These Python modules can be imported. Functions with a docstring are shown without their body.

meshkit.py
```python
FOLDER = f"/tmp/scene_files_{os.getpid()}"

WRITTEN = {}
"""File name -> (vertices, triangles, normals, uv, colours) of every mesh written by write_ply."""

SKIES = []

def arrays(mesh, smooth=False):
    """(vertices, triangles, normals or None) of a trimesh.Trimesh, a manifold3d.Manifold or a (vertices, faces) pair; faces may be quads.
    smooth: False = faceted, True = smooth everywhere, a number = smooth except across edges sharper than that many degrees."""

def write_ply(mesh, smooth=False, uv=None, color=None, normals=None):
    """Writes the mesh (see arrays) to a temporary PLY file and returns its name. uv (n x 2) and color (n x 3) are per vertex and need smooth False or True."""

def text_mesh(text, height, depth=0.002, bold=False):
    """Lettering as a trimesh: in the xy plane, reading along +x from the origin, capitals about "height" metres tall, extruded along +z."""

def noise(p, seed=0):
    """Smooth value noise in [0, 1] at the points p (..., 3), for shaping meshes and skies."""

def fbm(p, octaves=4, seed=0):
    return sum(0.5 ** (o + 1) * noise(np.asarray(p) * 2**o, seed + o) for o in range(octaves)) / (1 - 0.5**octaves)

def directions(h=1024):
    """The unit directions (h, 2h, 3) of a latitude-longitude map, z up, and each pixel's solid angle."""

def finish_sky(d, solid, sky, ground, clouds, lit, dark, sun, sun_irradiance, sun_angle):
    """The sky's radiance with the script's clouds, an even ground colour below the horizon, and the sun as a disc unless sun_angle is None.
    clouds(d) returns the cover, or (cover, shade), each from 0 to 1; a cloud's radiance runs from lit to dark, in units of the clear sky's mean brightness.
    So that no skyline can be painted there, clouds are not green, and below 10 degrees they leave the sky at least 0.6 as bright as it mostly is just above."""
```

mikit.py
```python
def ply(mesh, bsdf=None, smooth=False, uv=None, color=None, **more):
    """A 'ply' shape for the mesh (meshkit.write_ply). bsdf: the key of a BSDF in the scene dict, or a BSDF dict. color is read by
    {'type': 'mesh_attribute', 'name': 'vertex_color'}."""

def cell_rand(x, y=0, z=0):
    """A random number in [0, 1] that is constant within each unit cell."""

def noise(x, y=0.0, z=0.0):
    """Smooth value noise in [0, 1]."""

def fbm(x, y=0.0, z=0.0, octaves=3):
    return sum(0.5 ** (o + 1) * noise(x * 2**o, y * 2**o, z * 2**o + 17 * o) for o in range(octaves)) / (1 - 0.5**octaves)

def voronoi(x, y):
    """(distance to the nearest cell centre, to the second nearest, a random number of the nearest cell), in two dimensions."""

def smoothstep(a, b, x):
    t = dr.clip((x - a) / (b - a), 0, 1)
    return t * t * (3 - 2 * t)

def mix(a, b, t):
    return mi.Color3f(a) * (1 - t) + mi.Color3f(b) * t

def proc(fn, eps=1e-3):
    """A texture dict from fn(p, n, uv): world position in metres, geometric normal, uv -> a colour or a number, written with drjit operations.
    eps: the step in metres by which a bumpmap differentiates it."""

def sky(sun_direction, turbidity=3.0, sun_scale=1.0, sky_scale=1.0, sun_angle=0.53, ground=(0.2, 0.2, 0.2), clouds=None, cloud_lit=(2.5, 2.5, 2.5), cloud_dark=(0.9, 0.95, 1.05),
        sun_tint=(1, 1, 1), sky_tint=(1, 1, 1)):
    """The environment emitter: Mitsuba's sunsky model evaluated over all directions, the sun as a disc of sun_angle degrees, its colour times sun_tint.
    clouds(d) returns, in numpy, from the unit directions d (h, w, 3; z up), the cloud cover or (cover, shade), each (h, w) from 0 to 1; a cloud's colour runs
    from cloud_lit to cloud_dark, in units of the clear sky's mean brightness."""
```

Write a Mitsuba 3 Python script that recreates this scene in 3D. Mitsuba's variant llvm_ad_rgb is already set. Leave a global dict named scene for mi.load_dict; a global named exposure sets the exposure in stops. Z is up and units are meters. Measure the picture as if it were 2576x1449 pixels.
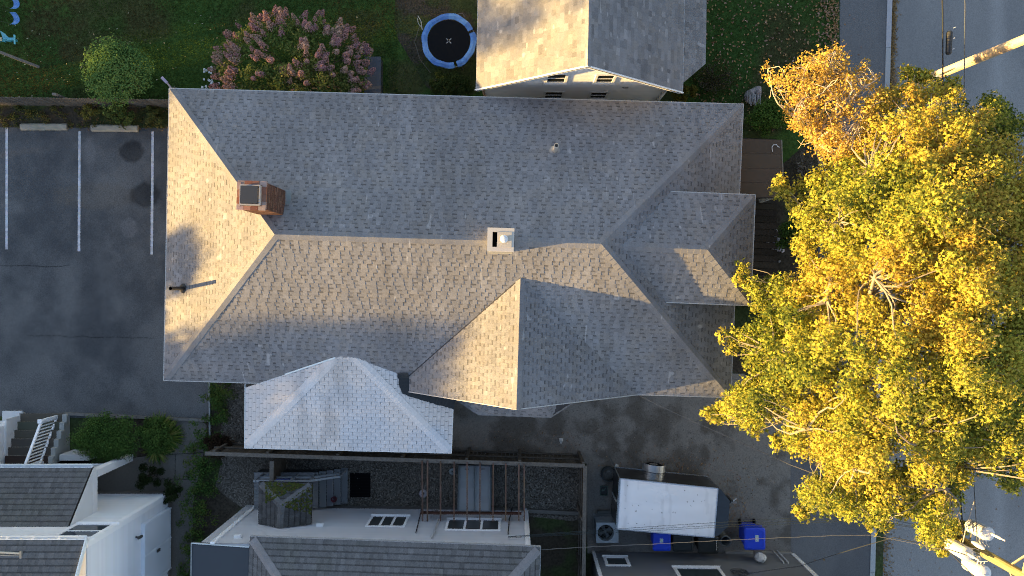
import math, random
import numpy as np, trimesh, mitsuba as mi, drjit as dr
import mikit, meshkit
from mikit import proc, noise, fbm, voronoi, smoothstep, mix, cell_rand
from shapely.geometry import Polygon, Point, box as sbox
from shapely import affinity

# ------------------------------------------------------------------ camera, sky, sun, exposure
H = 28.0                                  # the drone hovers 28 m above the ground, looking straight down
T = mi.ScalarTransform4f
scene, labels = {'type': 'scene'}, {}
scene['camera'] = {'type': 'perspective', 'fov': 69.76, 'fov_axis': 'x', 'near_clip': 0.1, 'far_clip': 500.0,
                   'to_world': T().look_at(origin=[0, 0, H], target=[0, 0, 0], up=[0, 1, 0])}
AZ, EL = math.radians(9.0), math.radians(5.0)
LX, LY = math.cos(AZ), math.sin(AZ)       # horizontal direction in which the evening light travels
TE = math.tan(EL)
SUN = (-math.cos(EL) * LX, -math.cos(EL) * LY, math.sin(EL))
scene['sky'] = mikit.sky(SUN, turbidity=3.0, sun_scale=2.0, sky_scale=1.0, sun_tint=(0.75, 1.08, 2.7), sky_tint=(1.02, 0.975, 1.11), ground=(0.12, 0.12, 0.12))
exposure = 5.0

# ------------------------------------------------------------------ helpers
rng = np.random.default_rng(7)
R = random.Random(11)
SC = 66.0 * H                             # survey grid: 66 units to the metre at ground level

def P(u, v, z=0.0):
    """a surveyed point: grid position seen from above, height z"""
    d = (H - z) / SC
    return np.array([(u - 1288.0) * d, (724.5 - v) * d, z])

def unit(a):
    a = np.asarray(a, float); n = np.linalg.norm(a)
    return a / n if n > 1e-12 else a

class MB:
    """collects faces, becomes one mesh"""
    def __init__(s): s.v, s.f, s.c, s.t, s.n = [], [], [], [], 0
    def add(s, v, f, col=(.5, .5, .5), uv=None):
        v = np.asarray(v, float).reshape(-1, 3); f = np.asarray(f, int)
        if f.shape[1] == 4: f = np.vstack([f[:, [0, 1, 2]], f[:, [0, 2, 3]]])
        col = np.asarray(col, float)
        if col.ndim == 1: col = np.tile(col, (len(v), 1))
        s.v.append(v); s.f.append(f + s.n); s.c.append(col); s.n += len(v)
        s.t.append(np.zeros((len(v), 2)) if uv is None else np.asarray(uv, float).reshape(-1, 2))
        return s
    def poly(s, pts, col=(.5, .5, .5)):
        n = len(pts)
        return s.add(pts, [[0, i, i + 1] for i in range(1, n - 1)], col)
    def box(s, lo, hi, col=(.5, .5, .5), rz=0.0, at=None):
        lo, hi = np.asarray(lo, float), np.asarray(hi, float)
        x0, y0, z0 = lo; x1, y1, z1 = hi
        v = np.array([[x0, y0, z0], [x1, y0, z0], [x1, y1, z0], [x0, y1, z0], [x0, y0, z1], [x1, y0, z1], [x1, y1, z1], [x0, y1, z1]])
        if rz or at is not None:
            c, sn = math.cos(rz), math.sin(rz)
            v = np.c_[v[:, 0] * c - v[:, 1] * sn, v[:, 0] * sn + v[:, 1] * c, v[:, 2]]
            if at is not None: v = v + np.asarray(at, float)
        f = [[0, 3, 2, 1], [4, 5, 6, 7], [0, 1, 5, 4], [1, 2, 6, 5], [2, 3, 7, 6], [3, 0, 4, 7]]
        return s.add(v, f, col)
    def bar(s, a, b, w, h, col=(.5, .5, .5), up=(0, 0, 1)):
        """a rectangular bar from a to b, w across, h along up"""
        a, b = np.asarray(a, float), np.asarray(b, float)
        d = unit(b - a); up = np.asarray(up, float)
        if abs(d @ unit(up)) > .98: up = np.array([0, 1.0, 0])
        x = unit(np.cross(d, up)); y = unit(np.cross(x, d))
        o = [x * i * w / 2 + y * j * h / 2 for i, j in ((-1, -1), (1, -1), (1, 1), (-1, 1))]
        v = np.array([a + q for q in o] + [b + q for q in o])
        f = [[0, 3, 2, 1], [4, 5, 6, 7], [0, 1, 5, 4], [1, 2, 6, 5], [2, 3, 7, 6], [3, 0, 4, 7]]
        return s.add(v, f, col)
    def tube(s, pts, r, n=8, col=(.5, .5, .5), cap=True):
        p = np.asarray(pts, float); r = np.broadcast_to(np.asarray(r, float), (len(p),))
        t = np.gradient(p, axis=0); t /= np.linalg.norm(t, axis=1, keepdims=True) + 1e-12
        ref = np.where(np.abs(t[:, 2:]) < .9, [[0, 0, 1.0]], [[1.0, 0, 0]])
        a = np.cross(t, ref); a /= np.linalg.norm(a, axis=1, keepdims=True) + 1e-12
        b = np.cross(t, a); an = np.arange(n) * 2 * np.pi / n
        v = p[:, None] + r[:, None, None] * (np.cos(an)[None, :, None] * a[:, None] + np.sin(an)[None, :, None] * b[:, None])
        i, j = np.meshgrid(np.arange(len(p) - 1), np.arange(n), indexing='ij')
        q = np.stack([i * n + j, (i + 1) * n + j, (i + 1) * n + (j + 1) % n, i * n + (j + 1) % n], -1).reshape(-1, 4)
        v = v.reshape(-1, 3); f = np.vstack([q[:, [0, 1, 2]], q[:, [0, 2, 3]]])
        if cap:
            m = len(v); v = np.vstack([v, p[:1], p[-1:]]); L = (len(p) - 1) * n
            f = np.vstack([f, [[m, k, (k + 1) % n] for k in range(n)], [[m + 1, L + (k + 1) % n, L + k] for k in range(n)]])
        return s.add(v, f, col)
    def prism(s, poly, z0, z1, col=(.5, .5, .5), top=None):
        """extrudes a plan polygon (shapely or points)"""
        g = poly if hasattr(poly, 'geom_type') else Polygon(poly)
        m = trimesh.creation.extrude_polygon(g, 1.0, engine='earcut')
        v = np.array(m.vertices); v[:, 2] = np.where(v[:, 2] > .5, z1, z0)
        return s.add(v, np.array(m.faces), col)
    def lathe(s, prof, c, n=20, col=(.5, .5, .5), axis=None):
        prof = np.asarray(prof, float); an = np.arange(n) * 2 * np.pi / n
        v = np.stack([prof[:, 0][:, None] * np.cos(an), prof[:, 0][:, None] * np.sin(an), np.repeat(prof[:, 1][:, None], n, 1)], -1).reshape(-1, 3)
        if axis is not None:
            m = trimesh.geometry.align_vectors([0, 0, 1], unit(axis))[:3, :3]; v = v @ m.T
        i, j = np.meshgrid(np.arange(len(prof) - 1), np.arange(n), indexing='ij')
        q = np.stack([i * n + j, i * n + (j + 1) % n, (i + 1) * n + (j + 1) % n, (i + 1) * n + j], -1).reshape(-1, 4)
        return s.add(v + np.asarray(c, float), q, col)
    def arr(s): return np.vstack(s.v), np.vstack(s.f), np.clip(np.vstack(s.c), 0, 1), np.vstack(s.t)

used = set()
def key_for(name, parent=None):
    base = f'{parent}__{name}' if parent else name
    k, i = base, 0
    while k in used: i += 1; k = f'{base}_{i:03d}'
    used.add(k); return k

def thing(name, label, cat, group=None, kind=None):
    k = key_for(name); labels[k] = {'label': label, 'category': cat}
    if group: labels[k]['group'] = group
    if kind: labels[k]['kind'] = kind
    return k

def obj(name, mb, mat, parent=None, label=None, cat=None, kind=None, group=None, uv=False, smooth=False, own=None):
    k = own or key_for(name, parent)
    v, f, c, t = mb.arr()
    scene[k] = mikit.ply((v, f), mat, smooth=smooth, color=c, uv=t if uv else None)
    d = {a: b for a, b in (('label', label), ('category', cat), ('kind', kind), ('group', group)) if b}
    if d: labels.setdefault(k, {}).update(d)
    return k

def again(name, parent, src, to_world=None):
    """another piece sharing the ply of src"""
    k = key_for(name, parent); scene[k] = dict(scene[src])
    if to_world is not None: scene[k]['to_world'] = to_world
    return k

def jit(col, a=.08, r=R):
    k = 1 + r.uniform(-a, a); return tuple(min(1, c * k * (1 + r.uniform(-a, a) * .25)) for c in col)

# ------------------------------------------------------------------ materials
VC = {'type': 'mesh_attribute', 'name': 'vertex_color'}
scene['mat_matt'] = {'type': 'twosided', 'bsdf': {'type': 'diffuse', 'reflectance': VC}}
scene['mat_paint'] = {'type': 'twosided', 'bsdf': {'type': 'principled', 'base_color': VC, 'roughness': 0.45, 'specular': 0.4}}
scene['mat_gloss'] = {'type': 'twosided', 'bsdf': {'type': 'principled', 'base_color': VC, 'roughness': 0.14, 'specular': 0.5, 'clearcoat': 0.6, 'clearcoat_gloss': 0.9}}
scene['mat_metal'] = {'type': 'twosided', 'bsdf': {'type': 'principled', 'base_color': VC, 'roughness': 0.35, 'metallic': 0.8}}
scene['mat_pane'] = {'type': 'twosided', 'bsdf': {'type': 'principled', 'base_color': VC, 'roughness': 0.05, 'specular': 0.6}}
scene['mat_leaf'] = {'type': 'principledthin', 'base_color': VC, 'roughness': 0.6, 'diff_trans': 0.75, 'spec_trans': 0.0}
scene['mat_petal'] = {'type': 'principledthin', 'base_color': VC, 'roughness': 0.8, 'diff_trans': 0.5, 'spec_trans': 0.0}

def diffuse(name, fn, eps=1e-3):
    scene[name] = {'type': 'twosided', 'bsdf': {'type': 'diffuse', 'reflectance': proc(fn, eps)}}

def shingle_fn(p, n, uv):                 # uv.x: tone of this shingle, uv.y: the printed shadow line of a laminated shingle
    g = noise(p.x * 34, p.y * 34, p.z * 34); g2 = noise(p.x * 90, p.y * 90, p.z * 90)
    w = fbm(p.x * .55 + 3, p.y * .55, p.z * .4, 4)
    k = (.78 + .44 * uv.x) * (.80 + .22 * g + .18 * g2) * (.82 + .36 * w) * (1 - .52 * uv.y)
    warm = smoothstep(.50, .68, noise(p.x * 3.1, p.y * 3.1, p.z * 3.1)) * .45
    streak = fbm(p.x * 2.6, p.y * .5 + 3, 1, 3); k = k * (.86 + .28 * streak)      # rain streaks down the long slopes
    drop = smoothstep(.90, .97, noise(p.x * 8.5, p.y * 3.2 + 11, 2.0)) * smoothstep(.35, .6, noise(p.x * .5, p.y * .5, 8.0))   # bird droppings
    return mix((.176, .177, .187), (.193, .184, .177), warm) * k + drop * .10
diffuse('mat_shingle', shingle_fn)

def pale_shingle_fn(p, n, uv):
    g = noise(p.x * 30, p.y * 30, p.z * 30); w = fbm(p.x * .8 + 9, p.y * .8, 0, 4)
    st = smoothstep(.40, .68, fbm(p.x * 2.3 + 40, p.y * .9 + 7, 0, 4)) * 1.2 * smoothstep(-7.6, -6.9, p.x) * smoothstep(-4.6, -5.9, p.x)
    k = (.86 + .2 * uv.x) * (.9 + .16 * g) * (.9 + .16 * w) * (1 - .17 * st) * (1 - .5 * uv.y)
    return mix((.52, .53, .55), (.57, .54, .52), smoothstep(.45, .65, w)) * k
diffuse('mat_pale_shingle', pale_shingle_fn)

def dark_shingle_fn(p, n, uv):
    g = noise(p.x * 30, p.y * 30, p.z * 30); g2 = noise(p.x * 80, p.y * 80, p.z * 80)
    w = fbm(p.x * .9 + 20, p.y * .9, 0, 4)
    k = (.70 + .6 * uv.x) * (.75 + .3 * g + .25 * g2) * (.8 + .4 * w) * (1 - .55 * uv.y)
    moss = smoothstep(.55, .72, fbm(p.x * 1.7, p.y * 1.7, 5, 3)) * .35
    return mix((.105, .108, .113), (.085, .092, .072), moss * .5) * k
diffuse('mat_dark_shingle', dark_shingle_fn)

def soil_fn(p, n, uv):
    w = fbm(p.x * .7, p.y * .7, 0, 4); g = noise(p.x * 17, p.y * 17); g2 = noise(p.x * 60, p.y * 60)
    c = mix((.052, .044, .034), (.045, .060, .026), smoothstep(.42, .62, w))
    return c * (.45 + .6 * g + .5 * g2)
diffuse('mat_soil', soil_fn)

def grass_fn(p, n, uv):
    w = fbm(p.x * .35 + 4, p.y * .35, 0, 4); g = noise(p.x * 14, p.y * 14); g2 = noise(p.x * 50, p.y * 50)
    brown = smoothstep(.52, .70, fbm(p.x * .5 + 31, p.y * .5, 2, 4)) * .7
    c = mix(mix((.030, .066, .018), (.052, .090, .022), w), (.060, .052, .026), brown)
    return c * (.5 + .5 * g + .5 * g2)
diffuse('mat_grass', grass_fn)

def asphalt_fn(p, n, uv):
    w = fbm(p.x * .45, p.y * .45, 3, 4); g = noise(p.x * 42, p.y * 42); g2 = noise(p.x * 110, p.y * 110)
    w2 = fbm(p.x * 1.3 + 5, p.y * 1.3, 1, 4)
    c = mix((.060, .064, .069), (.112, .115, .117), smoothstep(.30, .70, w * .55 + w2 * .45))
    # old oil spots under parked cars and wheel-worn pale patches
    def spot(x, y, rx, ry): return smoothstep(1.15, .82, dr.sqrt(((p.x - x) / rx)**2 + ((p.y - y) / ry)**2) + (noise(p.x * 6, p.y * 6) - .5) * .25)
    dark = dr.maximum(spot(-14.5, 5.2, .46, .42) * .5, spot(-13.95, 3.55, .52, .42) * .45)
    ring = spot(-13.95, 3.55, .6, .5) * (1 - spot(-13.95, 3.55, .47, .37)) * .25
    pale = dr.maximum(spot(-16.1, 5.1, .22, .75), spot(-14.6, 2.3, .3, .4)) * .35 * w2 * 1.6
    tan = spot(-15.9, 3.5, 1.6, .5) * .3
    # cracks
    def crack(x0, x1, y0, sl): return smoothstep(.018, .006, dr.abs(p.y - y0 - sl * (p.x - x0) - (noise(p.x * 2.2, y0) - .5) * .10)) * smoothstep(x0 - .1, x0 + .3, p.x) * smoothstep(x1 + .1, x1 - .3, p.x)
    cr = dr.maximum(crack(-19.6, -16.8, .85, 0), crack(-18.6, -13.6, -1.78, -.03))
    c = mix(mix(c, (.15, .15, .155), pale), (.105, .092, .074), tan)
    c = c * (1 - dark) * (1 - ring) * (1 - .7 * cr)
    return c * (.58 + .40 * g + .48 * g2)
diffuse('mat_asphalt', asphalt_fn)

def street_fn(p, n, uv):
    w = fbm(p.x * .3 + 7, p.y * .18, 3, 4); g = noise(p.x * 45, p.y * 45); g2 = noise(p.x * 120, p.y * 120)
    lane = smoothstep(.5, .0, dr.abs(p.x - 18.6)) * .35
    c = mix((.172, .172, .173), (.212, .211, .210), smoothstep(.35, .65, w))
    c = mix(c, (.30, .30, .302), lane)
    return c * (.68 + .32 * g + .34 * g2)
diffuse('mat_street', street_fn)

def walk_fn(p, n, uv):
    w = fbm(p.x * .6 + 17, p.y * .4, 3, 4); g = noise(p.x * 45, p.y * 45); g2 = noise(p.x * 120, p.y * 120)
    c = mix((.100, .101, .106), (.128, .128, .131), smoothstep(.35, .65, w))
    return c * (.75 + .28 * g + .25 * g2)
diffuse('mat_walk', walk_fn)

def drive_fn(p, n, uv):
    w = fbm(p.x * .75 + 2, p.y * .75 + 5, 0, 5); m = fbm(p.x * 1.9, p.y * 1.9 + 8, 4, 4); g = noise(p.x * 30, p.y * 30); g2 = noise(p.x * 90, p.y * 90)
    far = smoothstep(2.0, 8.0, p.x)
    t = smoothstep(.40, .60, w * .5 + m * .5 + far * .10)
    c = mix((.112, .101, .088), (.195, .181, .164), t)
    grit = smoothstep(.80, .95, noise(p.x * 21, p.y * 21)) * .6
    return c * (.70 + .30 * g + .30 * g2) * (1 - .5 * grit)
diffuse('mat_drive', drive_fn)

def mulch_fn(p, n, uv):
    w = fbm(p.x * 1.1 + 2, p.y * 1.1, 0, 4); g = noise(p.x * 24, p.y * 24); g2 = noise(p.x * 70, p.y * 70)
    c = mix((.052, .045, .034), (.040, .052, .022), smoothstep(.40, .58, w))
    return c * (.35 + .75 * g + .55 * g2)
diffuse('mat_mulch', mulch_fn)

def gravel_fn(p, n, uv):
    a, b, r = voronoi(p.x * 21, p.y * 21)
    c = mix((.065, .057, .048), (.185, .168, .145), r)
    return c * (.45 + .7 * smoothstep(.0, .35, b - a)) * (.7 + .5 * fbm(p.x * .9, p.y * .9, 0, 3))
diffuse('mat_gravel', gravel_fn)

def concrete_fn(p, n, uv):
    w = fbm(p.x * .9 + 2, p.y * .9, p.z, 4); g = noise(p.x * 40, p.y * 40, p.z * 40)
    return mix((.120, .108, .094), (.165, .155, .140), w) * (.75 + .4 * g)
diffuse('mat_concrete', concrete_fn)

def wood_fn(p, n, uv):                    # weathered boards; uv.x tone, uv.y runs along the grain
    g = noise(p.x * 26, p.y * 26, p.z * 9); w = noise(p.x * 5, p.y * 5, p.z * 5)
    return mix((.075, .066, .055), (.200, .190, .175), uv.x) * (.65 + .45 * g + .25 * w)
diffuse('mat_wood', wood_fn)
# ------------------------------------------------------------------ roofs
def fan(n): return [[0, i, i + 1] for i in range(1, n - 1)]

def piece_mesh(polys, frame, hts, edge=.25):
    """polys: [(local 2-D points, dark)], hts(t) -> height above the deck; a shingle with a top and side edges"""
    a, e, up, nrm = frame
    V, F, U, n = [], [], [], 0
    for pts, tone, dark in polys:
        m = len(pts)
        h = [hts(t) for _, t in pts]
        top = [a + e * s + up * t + nrm * q for (s, t), q in zip(pts, h)]
        low = [a + e * s + up * t - nrm * .004 for (s, t) in pts]
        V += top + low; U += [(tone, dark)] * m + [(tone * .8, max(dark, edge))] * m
        F += [[n + x for x in f] for f in fan(m)]
        for i in range(m):
            j = (i + 1) % m
            if max(h[i], h[j]) > .0025: F += [[n + i, n + m + i, n + m + j], [n + i, n + m + j, n + j]]
        n += 2 * m
    return np.array(V), np.array(F), np.array(U)

def shingles(poly, ea, eb, style, r, clear=None):
    """shingle courses over the planar polygon poly, laid from the eave ea-eb upwards"""
    poly = [np.asarray(q, float) for q in poly]
    a, b = np.asarray(ea, float), np.asarray(eb, float)
    e = unit(b - a); c = np.mean(poly, axis=0)
    nrm = unit(np.cross(e, c - a)); nrm = nrm if nrm[2] > 0 else -nrm
    up = np.cross(nrm, e); up = up if up @ (c - a) > 0 else -up
    loc = Polygon([((q - a) @ e, (q - a) @ up) for q in poly]).buffer(0)
    if clear is not None:
        for g in clear: loc = loc.difference(Polygon([((np.asarray(q) - a) @ e, (np.asarray(q) - a) @ up) for q in g]))
    s0, t0, s1, t1 = loc.bounds
    frame = (a, e, up, nrm); out = []
    course = {'lam': .145, 'tab': .135, 'big': .16, 'old': .195}[style]
    k = 0; t = t0
    while t < t1:
        band = sbox(s0 - 1, t, s1 + 1, t + course + .03).intersection(loc)
        if band.is_empty: t += course; k += 1; continue
        x0, _, x1, _ = band.bounds
        jt = r.uniform(-.004, .004)
        if style == 'tab':
            w = .305; x = math.floor((x0 - (k % 2) * w / 2) / w) * w + (k % 2) * w / 2 + r.uniform(-.012, .012)
        else: x = x0 - r.uniform(0, .3)
        tooth = r.random() < .5
        while x < x1:
            if style == 'tab': wd, tall = .305, .010
            elif style == 'big': wd = r.choice((.14, .18, .23, .30)) * r.uniform(.9, 1.1); tall = .011 if tooth else .005
            else: wd = (r.uniform(.10, .22) if tooth else r.uniform(.09, .17)); tall = .013 if tooth else .005
            gap = .014 if style == 'tab' else .002
            tone = (r.gauss(.5, .10) if style == 'tab' else r.gauss(.56, .13) if tooth else r.gauss(.44, .12))
            if style == 'big': tone = r.gauss(.40, .23)
            def hts(tt, tb=t, h=tall): return .002 + (h - .002) * max(0, 1 - (tt - tb) / (course + .03))
            polys = []
            if (style == 'lam' and not tooth) or style in ('old', 'tab'):
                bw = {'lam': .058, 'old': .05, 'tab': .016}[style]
                for ta, tb2, dk in ((t + jt, t + course - bw, 0), (t + course - bw, t + course + .03, r.uniform(.30, .90) if style == 'lam' else .75 if style == 'old' else .45)):  # tab style: shade line beneath the next course is put into the colour
                    g = sbox(x + gap, ta, x + wd, tb2).intersection(loc)
                    if g.geom_type == 'Polygon' and g.area > 1e-5: polys.append((list(g.exterior.coords)[:-1], tone, dk))
            else:
                g = sbox(x + gap, t + jt, x + wd, t + course + .03).intersection(loc)
                if g.geom_type == 'Polygon' and g.area > 1e-5: polys.append((list(g.exterior.coords)[:-1], tone, 0))
            if polys:
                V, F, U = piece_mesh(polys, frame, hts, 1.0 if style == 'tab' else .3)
                ar = sum(Polygon(q[0]).area for q in polys); cc = V.mean(0)
                out.append((ar / (H - cc[2])**2, V, F, U))
            x += wd; tooth = not tooth
        t += course; k += 1
    return out

MOST = 300
def lay(parent, name, pieces, mat, most=300, rest='shingles'):
    most = min(most, MOST)
    """the largest pieces as parts of their own, the others joined into one part"""
    pieces = sorted(pieces, key=lambda q: -q[0])
    for sc, V, F, U in pieces[:most]:
        obj(name, MB().add(V, F, (.3, .3, .3), U), mat, parent, uv=True)
    if len(pieces) > most:
        m = MB()
        for sc, V, F, U in pieces[most:]: m.add(V, F, (.3, .3, .3), U)
        obj(rest, m, mat, parent, kind='stuff', uv=True)

def caps(parent, lo, hi, n1, n2, mat, r, step=.20, w=.15, lift=.012):
    """ridge and hip caps from lo up to hi; n1, n2: the normals of the two roof planes"""
    lo, hi = np.asarray(lo, float), np.asarray(hi, float)
    L = np.linalg.norm(hi - lo); d = (hi - lo) / L
    if abs(d[2]) > .02: lo = lo + d * w * .85; L = L - w * .85
    def side(n, o):
        q = unit(np.cross(n, d)); return q if q @ o < 0 else -q
    q1 = side(n1, n2 - d * (n2 @ d)); q2 = side(n2, n1 - d * (n1 @ d))
    m1 = unit(np.cross(d, q1)); m1 = m1 if m1[2] > 0 else -m1
    m2 = unit(np.cross(d, q2)); m2 = m2 if m2[2] > 0 else -m2
    upv = unit(m1 + m2)
    k = max(1, int(round(L / step))); st = L / k
    for i in range(k):
        a, b = lo + d * (st * i), lo + d * min(L, st * (i + 1) + .04)
        h0, h1 = lift + .014, lift + .003; wd = w * r.uniform(.95, 1.05)
        V = [a + upv * h0, a + q1 * wd + m1 * h0, b + upv * h1, b + q1 * wd + m1 * h1, a + q2 * wd + m2 * h0, b + q2 * wd + m2 * h1,
             a - upv * .004, a + q1 * wd - m1 * .004, a + q2 * wd - m2 * .004, b + q1 * wd - m1 * .004, b + q2 * wd - m2 * .004]
        F = [[0, 1, 3], [0, 3, 2], [0, 2, 5], [0, 5, 4], [0, 6, 7], [0, 7, 1], [0, 4, 8], [0, 8, 6], [1, 7, 9], [1, 9, 3], [4, 5, 10], [4, 10, 8]]
        tone = r.gauss(.58 if 'pale' not in mat else .95, .07)
        obj('ridge_cap', MB().add(V, F, (.3, .3, .3), [(tone, 0)] * 11), mat, parent, uv=True)

def nrm_of(poly):
    a, b, c = (np.asarray(q, float) for q in poly[:3]); n = unit(np.cross(b - a, c - a)); return n if n[2] > 0 else -n

def deck(mb, poly, col, drop=.012, th=.10):
    """the boarding under the shingles"""
    q = [np.asarray(p, float) - [0, 0, drop] for p in poly]; l = [p - [0, 0, th] for p in q]
    n = len(q)
    if nrm_of(q) @ np.cross(q[1] - q[0], q[2] - q[0]) < 0: q, l = q[::-1], l[::-1]
    mb.poly(q, col); mb.poly(l[::-1], col)
    for i in range(n):
        j = (i + 1) % n; mb.poly([q[i], l[i], l[j], q[j]], col)

def siding(mb, a, b, z0, z1, expo=.11, col=(.6, .6, .6), span=None, proud=.016, r=R):
    """clapboards on the wall a-b (outward side: to the right of a->b); span(z) -> (s0, s1) along the wall"""
    a, b = np.array([a[0], a[1], 0.0]), np.array([b[0], b[1], 0.0])
    L = np.linalg.norm(b - a); d = (b - a) / L; o = np.array([d[1], -d[0], 0.0])
    z = z0
    while z < z1 - 1e-6:
        t = min(z1, z + expo)
        s0, s1 = (0, L) if span is None else span(z)
        u0, u1 = (0, L) if span is None else span(t)
        if s1 > s0:
            c = jit(col, .03, r)
            lo = [a + d * s0 + o * proud + [0, 0, z], a + d * s1 + o * proud + [0, 0, z]]
            hi = [a + d * u1 + o * .003 + [0, 0, t], a + d * u0 + o * .003 + [0, 0, t]]
            mb.add([lo[0], lo[1], hi[0], hi[1]], [[0, 1, 2], [0, 2, 3]], c)
            mb.add([a + d * s0 + [0, 0, z], a + d * s1 + [0, 0, z], lo[1], lo[0]], [[0, 1, 2], [0, 2, 3]], c)
        z = t

def window(parent, a, dirv, s0, s1, z0, z1, panes=1, bars=(), frame=.07, col=(.72, .73, .74), glass=(.02, .025, .025), label=None, proud=.05, mat='mat_pane', sill=True, rail=False):
    """a window on the wall through a along dirv (outward: to the right); parts: frame, pane"""
    d = unit([dirv[0], dirv[1], 0]); o = np.array([d[1], -d[0], 0.0]); a = np.array([a[0], a[1], 0.0])
    w = key_for('window', parent)
    m = MB(); up = (0, 0, 1)
    def q(s, z, out): return a + d * s + o * out + [0, 0, z]
    def fr(sa, za, sb_, zb, pr):
        v = [q(sa, za, -.01), q(sb_, za, -.01), q(sb_, zb, -.01), q(sa, zb, -.01), q(sa, za, pr), q(sb_, za, pr), q(sb_, zb, pr), q(sa, zb, pr)]
        m.add(v, [[0, 3, 2, 1], [4, 5, 6, 7], [0, 1, 5, 4], [1, 2, 6, 5], [2, 3, 7, 6], [3, 0, 4, 7]], jit(col, .03))
    fr(s0, z0, s0 + frame, z1, proud); fr(s1 - frame, z0, s1, z1, proud)
    fr(s0 + frame, z1 - frame, s1 - frame, z1, proud); fr(s0 + frame, z0, s1 - frame, z0 + frame, proud)
    if sill: fr(s0 - .03, z0 - .035, s1 + .03, z0 - .002, proud + .035)
    n = panes; W = (s1 - s0 - 2 * frame)
    for i in range(1, n): c = s0 + frame + W * i / n; fr(c - frame / 2, z0 + frame, c + frame / 2, z1 - frame, proud - .006)
    if rail: zm = (z0 + z1) / 2; fr(s0 + frame, zm - .025, s1 - frame, zm + .025, proud - .008)
    scene[w] = mikit.ply(m.arr()[:2], 'mat_paint', color=m.arr()[2])
    if label: labels[w] = {'label': label}
    for i in range(n):
        sa, sb_ = s0 + frame + W * i / n, s0 + frame + W * (i + 1) / n
        if i: sa += frame / 2
        if i < n - 1: sb_ -= frame / 2
        g = MB(); v = [q(sa, z0 + frame, .024), q(sb_, z0 + frame, .024), q(sb_, z1 - frame, .024), q(sa, z1 - frame, .024)]
        g.add(v, [[0, 1, 2], [0, 2, 3]], glass)
        obj('pane', g, mat, w)
    return w

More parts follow.
